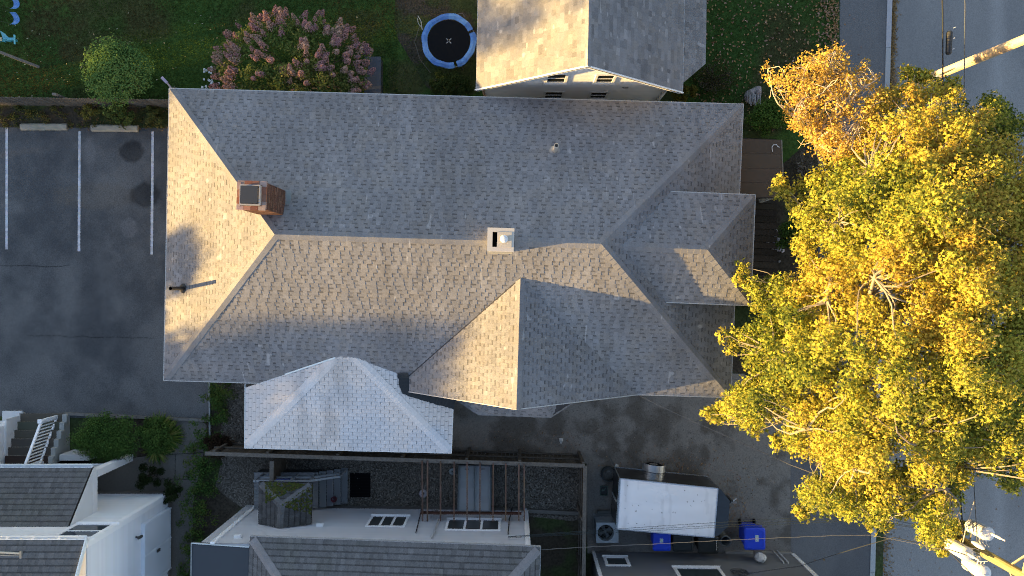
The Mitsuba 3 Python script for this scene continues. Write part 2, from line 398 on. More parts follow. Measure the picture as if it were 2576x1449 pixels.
def gutter(parent, a, b, out, col=(.62, .63, .64), name='gutter'):
    m = MB(); a, b = np.asarray(a, float), np.asarray(b, float); o = unit(out)
    m.bar(a + o * .05 + [0, 0, -.10], b + o * .05 + [0, 0, -.10], .10, .012, col)
    m.bar(a + o * .10 + [0, 0, -.05], b + o * .10 + [0, 0, -.05], .012, .10, col)
    m.bar(a - o * .002 + [0, 0, -.05], b - o * .002 + [0, 0, -.05], .012, .10, col)
    n = int(np.linalg.norm(b - a) / .75)
    for i in range(n + 1):
        c = a + (b - a) * (i / max(1, n)); m.bar(c + [0, 0, -.012], c + o * .1 + [0, 0, -.012], .03, .012, col)
    return obj(name, m, 'mat_paint', parent)

# ------------------------------------------------------------------ ground, road and paths
def sheet(name, pts, z, mat, label, cat, kind='structure', wob=0.0, sub=.5):
    g = Polygon([P(u, v)[:2] for u, v in pts])
    if wob:
        ring = g.exterior; n = int(ring.length / sub); q = []
        for i in range(n):
            p = np.array(ring.interpolate(i * sub).coords[0])
            k = meshkit.fbm(np.array([p[0] * .9, p[1] * .9, 3.3]), 3) - .5; k2 = meshkit.fbm(np.array([p[0] * .9, p[1] * .9, 9.3]), 3) - .5
            q.append(p + np.array([k, k2]) * wob * 2)
        g = Polygon(q).buffer(0)
        if g.geom_type != 'Polygon': g = max(g.geoms, key=lambda a: a.area)
    v, f = trimesh.creation.triangulate_polygon(g, engine='earcut')
    m = MB().add(np.c_[v, np.full(len(v), z)], f)
    return obj(name, m, mat, kind=kind, label=label, cat=cat)

def curb_u(v): return 2231.0 - (v) * (44.0 / 1449.0)
cu0, cu1 = P(curb_u(-9000), -9000), P(curb_u(9000), 9000)
g = MB(); g.add([[-300, -300, 0], [cu1[0], -300, 0], [cu0[0], 300, 0], [-300, 300, 0]], [[0, 1, 2], [0, 2, 3]])
g.add([[cu1[0] + 9.2, -300, -.02], [300, -300, -.02], [300, 300, -.02], [cu0[0] + 9.2, 300, -.02]], [[0, 1, 2], [0, 2, 3]])
obj('ground', g, 'mat_soil', kind='structure', label='dark soil and leaf mould of the yards', cat='ground')
g = MB().add([[cu1[0], -300, -.13], [cu1[0] + 9.3, -300, -.13], [cu0[0] + 9.3, 300, -.13], [cu0[0], 300, -.13]], [[0, 1, 2], [0, 2, 3]])
obj('street', g, 'mat_street', kind='structure', label='grey asphalt street with a paler wheel track', cat='street')
g = MB()
for i in range(40):                       # granite curb stones, each with its own joint
    v0, v1 = -1200 + i * 120.0, -1200 + (i + 1) * 120.0 - 1.0
    a, b = P(curb_u(v0) + 7, v0), P(curb_u(v1) + 7, v1)
    dz = R.uniform(-.006, .006)
    g.bar(a + [0, 0, -.12 + dz], b + [0, 0, -.12 + dz], .19, .30, jit((.34, .345, .36), .09))
obj('curb', g, 'mat_matt', kind='structure', label='pale granite curb stones along the street', cat='curb')
sheet('sidewalk', [(2114, -1500), (curb_u(-1500) + 6, -1500), (curb_u(4000) + 6, 4000), (1900, 4000), (1989, 1449), (1989, 1120), (2062, 600), (2112, 220)], .012, 'mat_walk', 'dark asphalt sidewalk beside the curb', 'sidewalk')
sheet('lawn', [(-2500, -2500), (1260, -2500), (1260, 262), (430, 262), (-2500, 236)], .004, 'mat_grass', 'shaded green lawn behind the house', 'lawn')
sheet('leafy_yard', [(1700, -1500), (2113, -1500), (2111, 300), (1960, 420), (1700, 330)], .004, 'mat_grass', 'leaf strewn grass yard beside the sidewalk', 'yard', wob=.12)
sheet('planting_bed', [(-1500, 240), (440, 252), (440, 325), (200, 320), (-1500, 312)], .008, 'mat_mulch', 'mulched planting strip along the wooden fence', 'planting bed', wob=.06)
sheet('bare_patch', [(1000, -60), (1210, -60), (1210, 240), (1080, 230), (990, 80)], .008, 'mat_mulch', 'bare dirt under the trampoline', 'dirt', wob=.14)
sheet('parking_lot', [(-1500, 314), (440, 322), (620, 500), (620, 930), (526, 955), (523, 1057), (-1500, 1022)], .012, 'mat_asphalt', 'dark asphalt parking lot with oil spots and cracks', 'parking lot', wob=.025)
sheet('driveway', [(1125, 940), (1870, 940), (1989, 1020), (1989, 1392), (1478, 1392), (1476, 1166), (1140, 1140)], .008, 'mat_drive', 'worn and patchy driveway beside the house', 'driveway')
sheet('gravel_yard', [(556, 930), (640, 930), (660, 1128), (1462, 1168), (1462, 1312), (1330, 1300), (620, 1285), (540, 1230), (560, 1140)], .006, 'mat_gravel', 'brown gravel strip between the fence and the grey house', 'gravel', wob=.05)
pth = sheet('garden_path', [(438, 1054), (522, 1056), (512, 1140), (486, 1256), (476, 1800), (215, 1800), (215, 1180), (345, 1150), (440, 1142)], .010, 'mat_concrete', 'concrete path beside the white house', 'path', wob=.03)
g = MB()
for a, b in (((345, 1148), (520, 1138)), ((441, 1140), (440, 1262)), ((350, 1204), (495, 1206))):
    g.bar(P(*a) + [0, 0, .011], P(*b) + [0, 0, .011], .022, .008, (.035, .033, .03))
obj('joint', g, 'mat_matt', 'garden_path')

# parking: painted lines, wheel stops, metal edging
for i, (a, b) in enumerate((((17.5, 321), (17, 627)), ((200.5, 330), (199, 632)), ((384.5, 331), (382, 640)))):
    m = MB(); A, B = P(*a), P(*b); n = 46; d = (B - A) / n; w = .048
    for k in range(n):                    # worn paint: chipped edges
        o = [R.uniform(-.006, .006) for _ in range(4)]
        p, q = A + d * k, A + d * (k + 1.0)
        m.add([p + [-w + o[0], 0, .017], p + [w + o[1], 0, .017], q + [w + o[2], 0, .017], q + [-w + o[3], 0, .017]], [[0, 1, 2], [0, 2, 3]], jit((.42, .43, .46), .16))
    obj('parking_line', m, 'mat_matt', kind='structure', label=('white parking line at the edge of the lot, nearest the swings', 'white parking line between the two wheel stops', 'white parking line closest to the house, crossing a round stain')[i], cat='parking line')
for i, (a, b) in enumerate((((56, 320), (172, 320)), ((233, 323), (350, 324)))):
    t = MB(); A, B = P(*a), P(*b); A[2] = B[2] = .012
    d = unit(B - A); o = np.array([-d[1], d[0], 0])
    pr = [(-.13, 0), (.13, 0), (.13, .07), (.08, .13), (-.08, .13), (-.13, .07)]
    n = 14; V = []; Cc = []
    for k in range(n + 1):
        p = A + (B - A) * k / n
        for x, z in pr: V.append(p + o * (x + R.uniform(-.008, .008)) + [0, 0, z + R.uniform(-.004, .004)]); Cc.append(jit((.27, .255, .21), .14))
    F = [[k * 6 + j, (k + 1) * 6 + j, (k + 1) * 6 + (j + 1) % 6, k * 6 + (j + 1) % 6] for k in range(n) for j in range(6)]
    t.add(V, F, Cc); t.add(V[:6], fan(6), Cc[0]); t.add(V[-6:], fan(6), Cc[1])
    obj('wheel_stop', t, 'mat_matt', label=('bare concrete wheel stop in the stall farther from the house', 'concrete wheel stop half hidden by shrub leaves')[i], cat='wheel stop', group='wheel stops of the parking lot')
m = MB(); m.bar(P(528, 950) + [0, 0, .04], P(530, 1100) + [0, 0, .04], .055, .12, (.27, .29, .30))
obj('edging_strip', m, 'mat_matt', label='thin pale edging strip between parking lot and gravel', cat='edging')
m = MB()
for i in range(14):
    u0 = 165 + i * 26; a, b = P(u0, 1040 + (u0 - 165) * .047), P(u0 + 25, 1040 + (u0 + 25 - 165) * .047)
    m.bar(a + [0, 0, .05], b + [0, 0, .05], .10, .13, jit((.15, .145, .135), .1))
obj('border_stones', m, 'mat_matt', label='low stone border between parking lot and shrubs', cat='border')

# ------------------------------------------------------------------ the main house
HS = thing('house', 'long hip roofed house with grey laminated shingles, filling the middle of the scene', 'house')
zE = 3.4
eTL, eTR, eBR, eBL = P(426, 222, zE), P(1870, 262, zE), P(1838, 1000, zE), P(412, 957, zE)
pN, pS, pW, pE = .543, .559, .600, .555
def plane(a, b, pitch, inside):
    """z over plan for a roof plane rising from the eave a-b"""
    d = unit((b - a)[:2]); u = np.array([-d[1], d[0]])
    if u @ (np.asarray(inside)[:2] - a[:2]) < 0: u = -u
    return (pitch * u[0], pitch * u[1], a[2] - pitch * (u @ a[:2]))
def meet(p, q, r=None, z=None, at=None):
    A = [[p[0] - q[0], p[1] - q[1]]]; B = [q[2] - p[2]]
    if r is not None: A.append([p[0] - r[0], p[1] - r[1]]); B.append(r[2] - p[2])
    x = np.linalg.solve(np.array(A), np.array(B)); return np.array([x[0], x[1], p[0] * x[0] + p[1] * x[1] + p[2]])
def zat(p, x, y): return p[0] * x + p[1] * y + p[2]
def meet_at(p, q, x=None, y=None):
    """the point where planes p and q meet at a given x or y"""
    a, b, c = p[0] - q[0], p[1] - q[1], p[2] - q[2]
    if x is None: x = -(b * y + c) / a
    else: y = -(a * x + c) / b
    return np.array([x, y, zat(p, x, y)])
mid = [-2, 1.5]
N_, S_, W_, E_ = plane(eTL, eTR, pN, mid), plane(eBL, eBR, pS, mid), plane(eTL, eBL, pW, mid), plane(eTR, eBR, pE, mid)
rW, rE = meet(N_, W_, S_), meet(N_, E_, S_)
facN, facS, facW, facE = [eTL, eTR, rE, rW], [eBL, eBR, rE, rW], [eTL, eBL, rW], [eTR, eBR, rE]
# cross gable over the bay
zg = 5.5
gB, gF = P(1310, 672, zg), P(1299, 1030, zg)
gD = unit(gF - gB); gX = np.array([gD[1], -gD[0], 0]) * -1
gX = gX if gX[0] > 0 else -gX             # to the east
pG = .54
def gable_pl(sg):
    """the slope falling to the east (sg=1) or the west (sg=-1) of the cross gable"""
    k = -pG * sg * gX; return (k[0], k[1], zg - k[0] * gB[0] - k[1] * gB[1])
GW, GE = gable_pl(-1), gable_pl(1)
gB = meet_at(GW, S_, x=gB[0]); gB = np.array([gB[0], gB[1], zg])
gB = gF + (-gD) * ((zg - zat(S_, gF[0], gF[1])) / (S_[0] * -gD[0] + S_[1] * -gD[1]))
zgl = 3.62
wl = (zg - zgl) / pG
gWf, gEf = P(1025, 985, zgl), P(1604, 993, 3.42)
def pl3(a, b, c):
    n = np.cross(b - a, c - a); return (-n[0] / n[2], -n[1] / n[2], a[2] + (n[0] * a[0] + n[1] * a[1]) / n[2])
GW, GE = pl3(gF, gB, gWf), pl3(gF, gB, gEf)
def down_to_S(p, pl):                      # run back from a front corner along the ridge direction until the slope meets the main roof
    s = (p[2] - zat(S_, p[0], p[1])) / (S_[0] * -gD[0] + S_[1] * -gD[1]); return p + -gD * s
gWb, gEb = down_to_S(gWf, GW), down_to_S(gEf, GE)
facGW, facGE = [gWf, gF, gB, gWb], [gEf, gF, gB, gEb]
# hipped dormer over the street end
zd, zdr = 4.85, 5.72
dNE, dSE = P(1900, 490, zd), P(1889, 769, zd)
dR = P(1779, 628, zdr)
d_up = unit((dNE - dSE)); d_e = np.array([d_up[1], -d_up[0], 0])     # east
def to_E(p, dirv):
    s = (zat(E_, p[0], p[1]) - p[2]) / -(E_[0] * dirv[0] + E_[1] * dirv[1]); return p + dirv * s
dNW, dSW, dRW = to_E(dNE, -d_e), to_E(dSE, -d_e), to_E(dR, -d_e)
facDN, facDS, facDE = [dNE, dNW, dRW, dR], [dSE, dSW, dRW, dR], [dNE, dSE, dR]

rs = random.Random(5)
chim1 = [P(600, 457, 7.05), P(664, 460, 7.05), P(661, 527, 7.05), P(598, 523, 7.05)]
RF = key_for('roof', HS)
m = MB()
for f in (facN, facS, facW, facE, facGW, facGE, facDN, facDS, facDE): deck(m, f, (.045, .046, .05))
scene[RF] = mikit.ply(m.arr()[:2], 'mat_matt', color=m.arr()[2])
labels[RF] = {'label': 'grey shingled hip roof with a cross gable and a hipped dormer'}
pcs = []
for f, e0, e1 in ((facN, eTL, eTR), (facS, eBL, eBR), (facW, eTL, eBL), (facE, eTR, eBR), (facGW, gWf, gWb), (facGE, gEf, gEb),
                  (facDN, dNE, dNW), (facDS, dSE, dSW), (facDE, dNE, dSE)):
    pcs += shingles(f, e0, e1, 'lam', rs)
def nP(p): return unit([-p[0], -p[1], 1])
nD = [nrm_of(f) for f in (facDN, facDS, facDE)]
for lo, hi, a, b in ((rW, rE, nP(N_), nP(S_)), (eTL, rW, nP(N_), nP(W_)), (eBL, rW, nP(S_), nP(W_)), (eTR, rE, nP(N_), nP(E_)), (eBR, rE, nP(S_), nP(E_)),
                     (gF, gB, nP(GW), nP(GE)), (dRW, dR, nD[0], nD[1]), (dNE, dR, nD[0], nD[2]), (dSE, dR, nD[1], nD[2])):
    caps(RF, lo, hi, a, b, 'mat_shingle', rs)
lay(RF, 'shingle', pcs, 'mat_shingle', 150)
m = MB()
for a, b in ((gWb, gB),):   # open valley: a dark strip of metal between the cut shingles
    m.bar(a + [0, 0, .012], b + [0, 0, .012], .034, .012, (.05, .05, .055))
obj('valley_flashing', m, 'mat_matt', RF)
# drip edges: a thin pale metal line along every eave and rake
m = MB()
for a, b in ((eTL, eTR), (eTR, eBR), (eBL, eBR), (eTL, eBL), (gWf, gF), (gF, gEf), (gWf, gWb), (dNW, dNE), (dNE, dSE), (dSE, dSW)):
    m.bar(a + [0, 0, -.055], b + [0, 0, -.055], .03, .13, (.33, .33, .33))
    m.bar(a + [0, 0, .016], b + [0, 0, .016], .026, .012, (.36, .36, .355))
obj('drip_edge', m, 'mat_paint', HS)
# walls under the eaves
c4 = [eTL, eTR, eBR, eBL]
g = Polygon([q[:2] for q in c4]).buffer(-.42, join_style=2)
m = MB().prism(g, 0, zE - .02, (.46, .45, .43))
m.prism(Polygon([q[:2] for q in (gWf + gX * .3 - gD * .3, gEf - gX * .3 - gD * .3, gEf - gX * .3 - gD * 2.2, gWf + gX * .3 - gD * 2.2)]), 0, 3.45, (.46, .45, .43))
a, b, c = gWf - gD * .3 + gX * .3, gEf - gD * .3 - gX * .3, gF - gD * .3 - [0, 0, .16]
m.poly([[*a[:2], 3.45], [*b[:2], 3.45], c], (.46, .45, .43))
m.prism(Polygon([q[:2] for q in (dNE - d_e * .3 - d_up * .3, dSE - d_e * .3 + d_up * .3, dSE - d_e * 2.2 + d_up * .3, dNE - d_e * 2.2 - d_up * .3)]), 3.2, zd - .1, (.46, .45, .43))
obj('wall', m, 'mat_paint', HS)
# bay window skirt roof below the gable
zb0, zb1 = 2.95, 3.42
bA, bB, bC, bD = P(1143, 1004, zb0), P(1203, 1044, zb0), P(1386, 1051, zb0), P(1440, 1016, zb0)
i0, i1, i2, i3 = P(1150, 985, zb1), P(1222, 1006, zb1), P(1372, 1012, zb1), P(1428, 1000, zb1)
BR = key_for('bay_roof', HS); m = MB()
bf = ([bA, bB, i1, i0], [bB, bC, i2, i1], [bC, bD, i3, i2])
for f in bf: deck(m, f, (.05, .05, .055))
scene[BR] = mikit.ply(m.arr()[:2], 'mat_matt', color=m.arr()[2])
pcs = []
for f in bf: pcs += shingles(f, f[0], f[1], 'lam', rs)
lay(BR, 'shingle', pcs, 'mat_shingle', 10)
caps(BR, bB, i1, nrm_of(bf[0]), nrm_of(bf[1]), 'mat_shingle', rs, w=.10); caps(BR, bC, i2, nrm_of(bf[1]), nrm_of(bf[2]), 'mat_shingle', rs, w=.10)
m = MB(); m.prism(Polygon([P(u, v, 2.9)[:2] for u, v in ((1165, 985), (1212, 1030), (1376, 1036), (1425, 1000))]), 0, 2.94, (.46, .45, .43))
obj('bay_wall', m, 'mat_paint', HS)

# pale hipped addition
zw = 3.3
wA, wB, wC, wD = P(616.5, 966, zw), P(615, 1127, zw), P(1135.5, 1140, zw), P(1140, 1018, zw)
pw = .206
WW, WS, WE = plane(wA, wB, pw, [-5, -4]), plane(wB, wC, pw, [-5, -3]), plane(wD, wC, pw, [-5, -4])
kW, kE = meet(WW, WS, S_), meet(WE, WS, S_)
wAb = meet_at(WW, S_, x=wA[0] + .02)
wEb = gWf + gX * .25 - gD * .2; wEb = meet_at(WE, S_, x=gWf[0] - .02)
AD = key_for('addition_roof', HS)
facWW, facWS, facWE = [wB, wAb, kW], [wB, wC, kE, kW], [wC, np.array([wD[0], wD[1], zat(WE, wD[0], wD[1])]), np.array([gWf[0] + .5, gWf[1] + .25, zat(WE, gWf[0] + .5, gWf[1] + .25)]), wEb, kE]
m = MB()
for f in (facWW, facWS, facWE): deck(m, f, (.10, .105, .11), th=.14)
scene[AD] = mikit.ply(m.arr()[:2], 'mat_matt', color=m.arr()[2]); labels[AD] = {'label': 'low hip roof of pale grey three-tab shingles'}
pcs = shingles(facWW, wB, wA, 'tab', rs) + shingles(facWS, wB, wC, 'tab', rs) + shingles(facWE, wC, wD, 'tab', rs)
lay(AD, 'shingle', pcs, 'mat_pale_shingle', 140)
caps(AD, wB, kW, nP(WW), nP(WS), 'mat_pale_shingle', rs, step=.135, w=.16, lift=.008); caps(AD, wC, kE, nP(WS), nP(WE), 'mat_pale_shingle', rs, step=.135, w=.16, lift=.008)
caps(AD, kE, kW, nP(S_), nP(WS), 'mat_pale_shingle', rs, step=.2, w=.12, lift=.008)
m = MB()
for a, b in ((wA, wB), (wB, wC), (wC, wD)):
    m.bar(a + [0, 0, -.05], b + [0, 0, -.05], .02, .14, (.55, .56, .56)); m.bar(a + [0, 0, .010], b + [0, 0, .010], .024, .012, (.58, .60, .62))
d = kW - wAb
m.bar(wAb + d * .45 + [0, 0, .04], kW + [0, 0, .03], .05, .012, (.55, .62, .64))
obj('flashing', m, 'mat_paint', HS)
m = MB().prism(Polygon([q[:2] for q in (wA, wB, wC, wD)]).buffer(-.3, join_style=2), 0, zw - .12, (.5, .5, .49))
obj('addition_wall', m, 'mat_paint', HS)
# torn black roofing tar where the addition meets the gable eave
m = MB(); top = []; bot = []
for i in range(46):
    t = i / 45
    if t < .25: k = t / .25; u, v = 1006 + 6 * k, 938 + 40 * k; du, dv = 22, -2
    else: k = (t - .25) / .75; u, v = 1012 + 129 * k, 986 + 43 * k; du, dv = 4, -24
    j = meshkit.noise(np.array([i * .9, 1.5, 0.0])) * 7
    a = P(u - j * (t < .25) - 1, v + j * (t >= .25), 3.55); b = P(u + du, v + dv, 3.55)
    for q, lst in ((a, bot), (b, top)): lst.append([q[0], q[1], max(zat(WE, q[0], q[1]), zat(S_, q[0], q[1]) if q[1] > -3.2 else 0) + .052 + R.uniform(0, .01)])
V = bot + top; n = len(bot)
m.add(V, [[i, i + 1, n + i + 1, n + i] for i in range(n - 1)], (.012, .013, .014))
obj('tar_patch', m, 'mat_paint', HS, label='torn black roofing tar under the gable eave')
m = MB()
for i in range(9):
    a = P(1058 + i * 9, 1000 + i * 3 + R.uniform(-4, 4), 3.5); a[2] = zat(WE, a[0], a[1]) + .03
    m.box((-.03, -.015, 0), (.03, .015, .008), (.34, .36, .38), rz=R.uniform(0, 3), at=a)
obj('tar_flake', m, 'mat_matt', HS)

# brick chimney on the north-west hip
CH = thing('brick_chimney', 'red brick chimney with a dark metal cap on the sunlit hip of the house', 'chimney')
zt = 7.4
q = [P(600, 458, zt), P(666, 460, zt), P(663, 525, zt), P(598, 522, zt)]
cx, cy = np.mean([p[0] for p in q]), np.mean([p[1] for p in q]); wx, wy = .385, .375; rz = math.radians(-1.6)
m = MB().box((-wx + .01, -wy + .01, 4.0), (wx - .01, wy - .01, zt - .08), (.24, .21, .18), rz=rz, at=(cx, cy, 0))
obj('mortar_core', m, 'mat_matt', CH)
def brick_col(): return jit(R.choice(((.110, .062, .050), (.095, .056, .046), (.135, .082, .064), (.080, .052, .044))), .15)
m = MB(); course = .072
z = 4.4; k = 0
while z < zt - .16:
    for side in range(4):
        L = (wx if side % 2 == 0 else wy) * 2; off = -(L / 2) - (.1 if k % 2 else 0); ang = [0, math.pi / 2, math.pi, -math.pi / 2][side]; dd = wy if side % 2 == 0 else wx
        s = off
        while s < L / 2:
            a, b = max(s, -L / 2), min(s + .195, L / 2)
            if b - a > .02: m.box((a, -dd - .004 - R.uniform(0, .004), z), (b, -dd + .03, z + .058), brick_col(), rz=rz + ang, at=(cx, cy, 0))
            s += .205
    z += course; k += 1
obj('bricks', m, 'mat_matt', CH, kind='stuff')
k = 0
for side in range(4):
    ang = [0, math.pi / 2, math.pi, -math.pi / 2][side]
    for i in range(4):
        a = -wx - .03 + i * .205; b = a + .195
        if side in (1, 3): a += .05; b = min(b + .05, wx - .06)
        if b - a < .05: continue
        col = jit(((.30, .21, .19), (.24, .13, .10), (.20, .09, .065))[i % 3], .2)
        obj('brick', MB().box((a, -wy - .035, zt - .09), (b, -wy + .075, zt - .015 + R.uniform(-.006, .006)), col, rz=rz + ang, at=(cx, cy, 0)), 'mat_matt', CH)
m = MB()
for dx, dy in ((-1, -1), (1, -1), (1, 1), (-1, 1)): m.box((dx * .22 - .015, dy * .22 - .015, zt - .06), (dx * .22 + .015, dy * .22 + .015, zt + .17), (.05, .05, .055), rz=rz, at=(cx, cy, 0))
m.box((-.24, -.24, zt + .17), (.24, .24, zt + .19), (.022, .027, .036), rz=rz, at=(cx, cy, 0))
obj('metal_cap', m, 'mat_paint', CH)
m = MB()
for a, b in (((-.27, -.27), (.27, -.27)), ((.27, -.27), (.27, .27)), ((.27, .27), (-.27, .27)), ((-.27, .27), (-.27, -.27))):
    r_ = np.array([[math.cos(rz), -math.sin(rz)], [math.sin(rz), math.cos(rz)]]); A, B = r_ @ a, r_ @ b
    m.bar([cx + A[0], cy + A[1], zt + .06], [cx + B[0], cy + B[1], zt + .06], .03, .12, (.32, .31, .31))
obj('flue_rim', m, 'mat_paint', CH)
m = MB()
for i in range(12):
    t = i / 12
    m.box((wx - .02, -wy - .06 + t * (2 * wy + .1), 0), (wx + .16 + R.uniform(-.02, .03), -wy - .06 + (t + 1 / 12) * (2 * wy + .1), .012), jit((.20, .215, .21), .08), rz=rz, at=(cx, cy, zat(N_, cx + wx, cy) + .012))
obj('flashing', m, 'mat_paint', CH)

# pale rendered chimney on the ridge
C2 = thing('pale_chimney', 'pale rendered chimney with an open flue and a round cap, on the ridge', 'chimney')
zt2 = 6.62
cc = P(1259.5, 603, zt2); cx, cy = cc[0], cc[1]; w2, h2 = .39, .345
m = MB()
m.box((-w2 + .05, -h2 + .03, 4.9), (w2 - .05, h2 - .03, zt2 - .12), (.40, .37, .33), rz=rz, at=(cx, cy, 0))
obj('stack', m, 'mat_matt', C2)
m = MB(); crown = (.44, .41, .37)
for lo, hi in (((-w2, -h2), (-w2 + .15, h2)), ((w2 - .07, -h2), (w2, h2)), ((-w2 + .15, -h2), (w2 - .07, -h2 + .13)), ((-w2 + .15, h2 - .12), (w2 - .07, h2))):
    m.box((*lo, zt2 - .13), (*hi, zt2), jit(crown, .06), rz=rz, at=(cx, cy, 0))
m.box((-w2 + .04, -h2 - .05, zt2 - .30), (w2 - .05, -h2 + .02, zt2 - .15), (.36, .35, .30), rz=rz, at=(cx, cy, 0))
obj('crown', m, 'mat_matt', C2)
m = MB().box((-w2 + .15, -h2 + .13, zt2 - .115), (-w2 + .29, h2 - .12, zt2 - .113), (.004, .004, .004), rz=rz, at=(cx, cy, 0))
obj('flue_opening', m, 'mat_matt', C2)
m = MB().box((-w2 + .285, -h2 + .13, zt2 - .05), (w2 - .07, h2 - .12, zt2 + .012), (.43, .39, .33), rz=rz, at=(cx, cy, 0))
obj('cover_slab', m, 'mat_matt', C2)
m = MB().lathe([(0.0, .10), (.05, .097), (.105, .075), (.118, .05), (.118, .03), (.085, .03), (.085, 0)], (cx + .10, cy + .02, zt2 + .012), 20, (.55, .56, .57))
obj('vent_cap', m, 'mat_paint', C2, smooth=40) if False else obj('vent_cap', m, 'mat_paint', C2)

# vent pipes through the roof
def pipe(name, label, base, h, r, col, inner=True, collar=None):
    k = thing(name, label, 'vent pipe'); m = MB()
    m.lathe([(r, -.3), (r, h), (r * .82, h), (r * .82, h - .25), (0, h - .25)], base, 16, col); obj('tube', m, 'mat_paint', k)
    m = MB().lathe([(r * 2.6, .0), (r * 2.4, .03), (r * 1.15, .09), (r * 1.1, .12)], base, 16, collar or col); obj('collar', m, 'mat_paint', k)
b = P(463, 725.5, 3.9); b[2] = zat(W_, b[0], b[1]); pipe('vent_pipe', 'tall black vent pipe near the eave of the sunlit hip', b, .95, .062, (.012, .012, .013))
b = P(1396, 378, 4.6); b[2] = zat(N_, b[0], b[1]); pipe('vent_pipe', 'short vent pipe with a dark mouth in the shaded long slope', b, .95, .072, (.46, .42, .36), collar=(.20, .20, .20))
m = MB()                                  # gutter end and strap sticking out past the corner
a = eTL + [0, 0, -.08]
m.bar(a + [.02, .04, 0], a + [-.14, .22, -.05], .05, .04, (.09, .09, .13)); m.bar(a + [-.14, .22, -.05], a + [-.34, .42, -.10], .09, .04, (.13, .14, .24))
obj('gutter_spout', m, 'mat_paint', HS, label='bluish gutter spout at the roof corner')

# flat porch roof and porch at the street end
m = MB(); zp = 2.5
pp = [P(1840, 348, zp), P(1966, 352, zp), P(1972, 497, zp), P(1840, 497, zp)]
m.prism([p[:2] for p in pp], zp - .10, zp, (.075, .058, .046))
PR = key_for('porch_roof', HS)
mm = MB(); A0, A1, A2, A3 = pp
for i in range(4):                        # four overlapping strips of brown roll roofing
    for j in range(1):
        t0, t1 = i / 4, (i + 1) / 4 - .004
        mm.add([A0 + (A3 - A0) * t0 + [0, 0, .006 + .004 * (i % 2)], A1 + (A2 - A1) * t0 + [0, 0, .006 + .004 * (i % 2)], A1 + (A2 - A1) * t1 + [0, 0, .006], A0 + (A3 - A0) * t1 + [0, 0, .006]], [[0, 1, 2], [0, 2, 3]], jit((.10, .078, .060), .06))
m.add(*mm.arr()[:3]) if False else None
scene[PR] = mikit.ply(m.arr()[:2], 'mat_matt', color=m.arr()[2]); labels[PR] = {'label': 'flat brown porch roof'}
obj('roofing_strip', mm, 'mat_matt', PR)
e = MB().bar(A1 + [0, 0, -.03], A2 + [0, 0, -.03], .03, .10, (.20, .18, .15)); e.bar(A3 + [0, 0, -.04], A2 + [0, 0, -.04], .03, .12, (.03, .027, .025)); obj('porch_edge', e, 'mat_paint', HS)
m = MB()
for u, v in ((1958, 360), (1964, 488)):
    p = P(u, v, zp); m.bar([p[0], p[1], .4], [p[0], p[1], zp - .1], .12, .12, (.30, .29, .27))
obj('porch_post', m, 'mat_paint', HS)
m = MB()
for i in range(26):
    t0, t1 = i / 26, (i + 1) / 26 - .004
    a, b, c, d = (P(1830, 345, .4), P(1952, 350, .4), P(1957, 775, .4), P(1830, 770, .4))
    m.prism([(a + (d - a) * t0)[:2], (b + (c - b) * t0)[:2], (b + (c - b) * t1)[:2], (a + (d - a) * t1)[:2]], .34, .40 + R.uniform(-.003, .003), jit((.045, .038, .032), .18))
obj('porch_floor', m, 'mat_matt', HS)
p = P(1950, 372, zp + .02)
m = MB().tube([p + [-.09, -.14, 0], p + [-.11, .02, .01], p + [-.06, .10, .01], p + [.04, .11, .01], p + [.10, .04, 0], p + [.16, .02, 0]], .014, 6, (.62, .63, .64))
obj('wire_hook', m, 'mat_paint', label='white bent wire hook lying on the brown porch roof', cat='hook')
# ------------------------------------------------------------------ the cape house behind
CP = thing('cape_house', 'white sided house with a steep gable roof, lit on one slope, behind the long house', 'house')
ze, zr = 3.2, 5.88
cl, cr = P(1198, 227, ze), P(1717, 234, ze)             # gable end eave corners
cb = P(1478, 167, zr)
bk = np.array([.02, 1.0, 0]) * 14.0
RF = key_for('roof', CP)
fl, fr_ = [cl, cl + bk, cb + bk, cb], [cr, cr + bk, cb + bk, cb]
m = MB()
for f in (fl, fr_): deck(m, f, (.05, .05, .05))
scene[RF] = mikit.ply(m.arr()[:2], 'mat_matt', color=m.arr()[2]); labels[RF] = {'label': 'steep gable roof of mottled shingles'}
near = lambda f, d: [f[0], f[0] + (f[1] - f[0]) * d, f[3] + (f[2] - f[3]) * d, f[3]]
pcs = shingles(near(fl, .42), cl, cl + bk, 'big', rs) + shingles(near(fr_, .42), cr, cr + bk, 'big', rs)
# lower hipped porch roof along the street side
p1, p2 = P(1714, 212, 2.95), P(1775, 160, 2.4); p0, p3 = p1 + [.1, 6.4, 0], p2 + [.1, 7.0, 0]
lo = [p3, p2, p1, p0]
p1d = P(1722, 208, 3.55)
pcs += shingles(lo, p3, p2, 'big', rs)
lay(RF, 'shingle', pcs, 'mat_shingle', 220)
m = MB(); deck(m, lo, (.05, .05, .05)); obj('porch_roof', m, 'mat_matt', CP)
for i in range(14):
    caps(RF, cb + bk * (.42 * i / 14), cb + bk * (.42 * (i + 1) / 14), nrm_of(fl), nrm_of(fr_), 'mat_shingle', rs, step=.21, w=.11)
m = MB()
for a, b in ((cl, cb), (cb, cr)):
    m.bar(a + [0, .02, -.08], b + [0, .02, -.08], .03, .17, (.62, .63, .64)); m.bar(a + [0, 0, .018], b + [0, 0, .018], .03, .014, (.60, .60, .58))
m.bar(cl + [0, 0, -.06], cl + bk + [0, 0, -.06], .03, .12, (.42, .42, .42)); m.bar(cr + [0, 0, -.06], cr + bk + [0, 0, -.06], .03, .12, (.42, .42, .42))
obj('rake_board', m, 'mat_paint', CP)
wy_ = cl[1] + .30; wxl, wxr = cl[0] + .28, cr[0] - .32
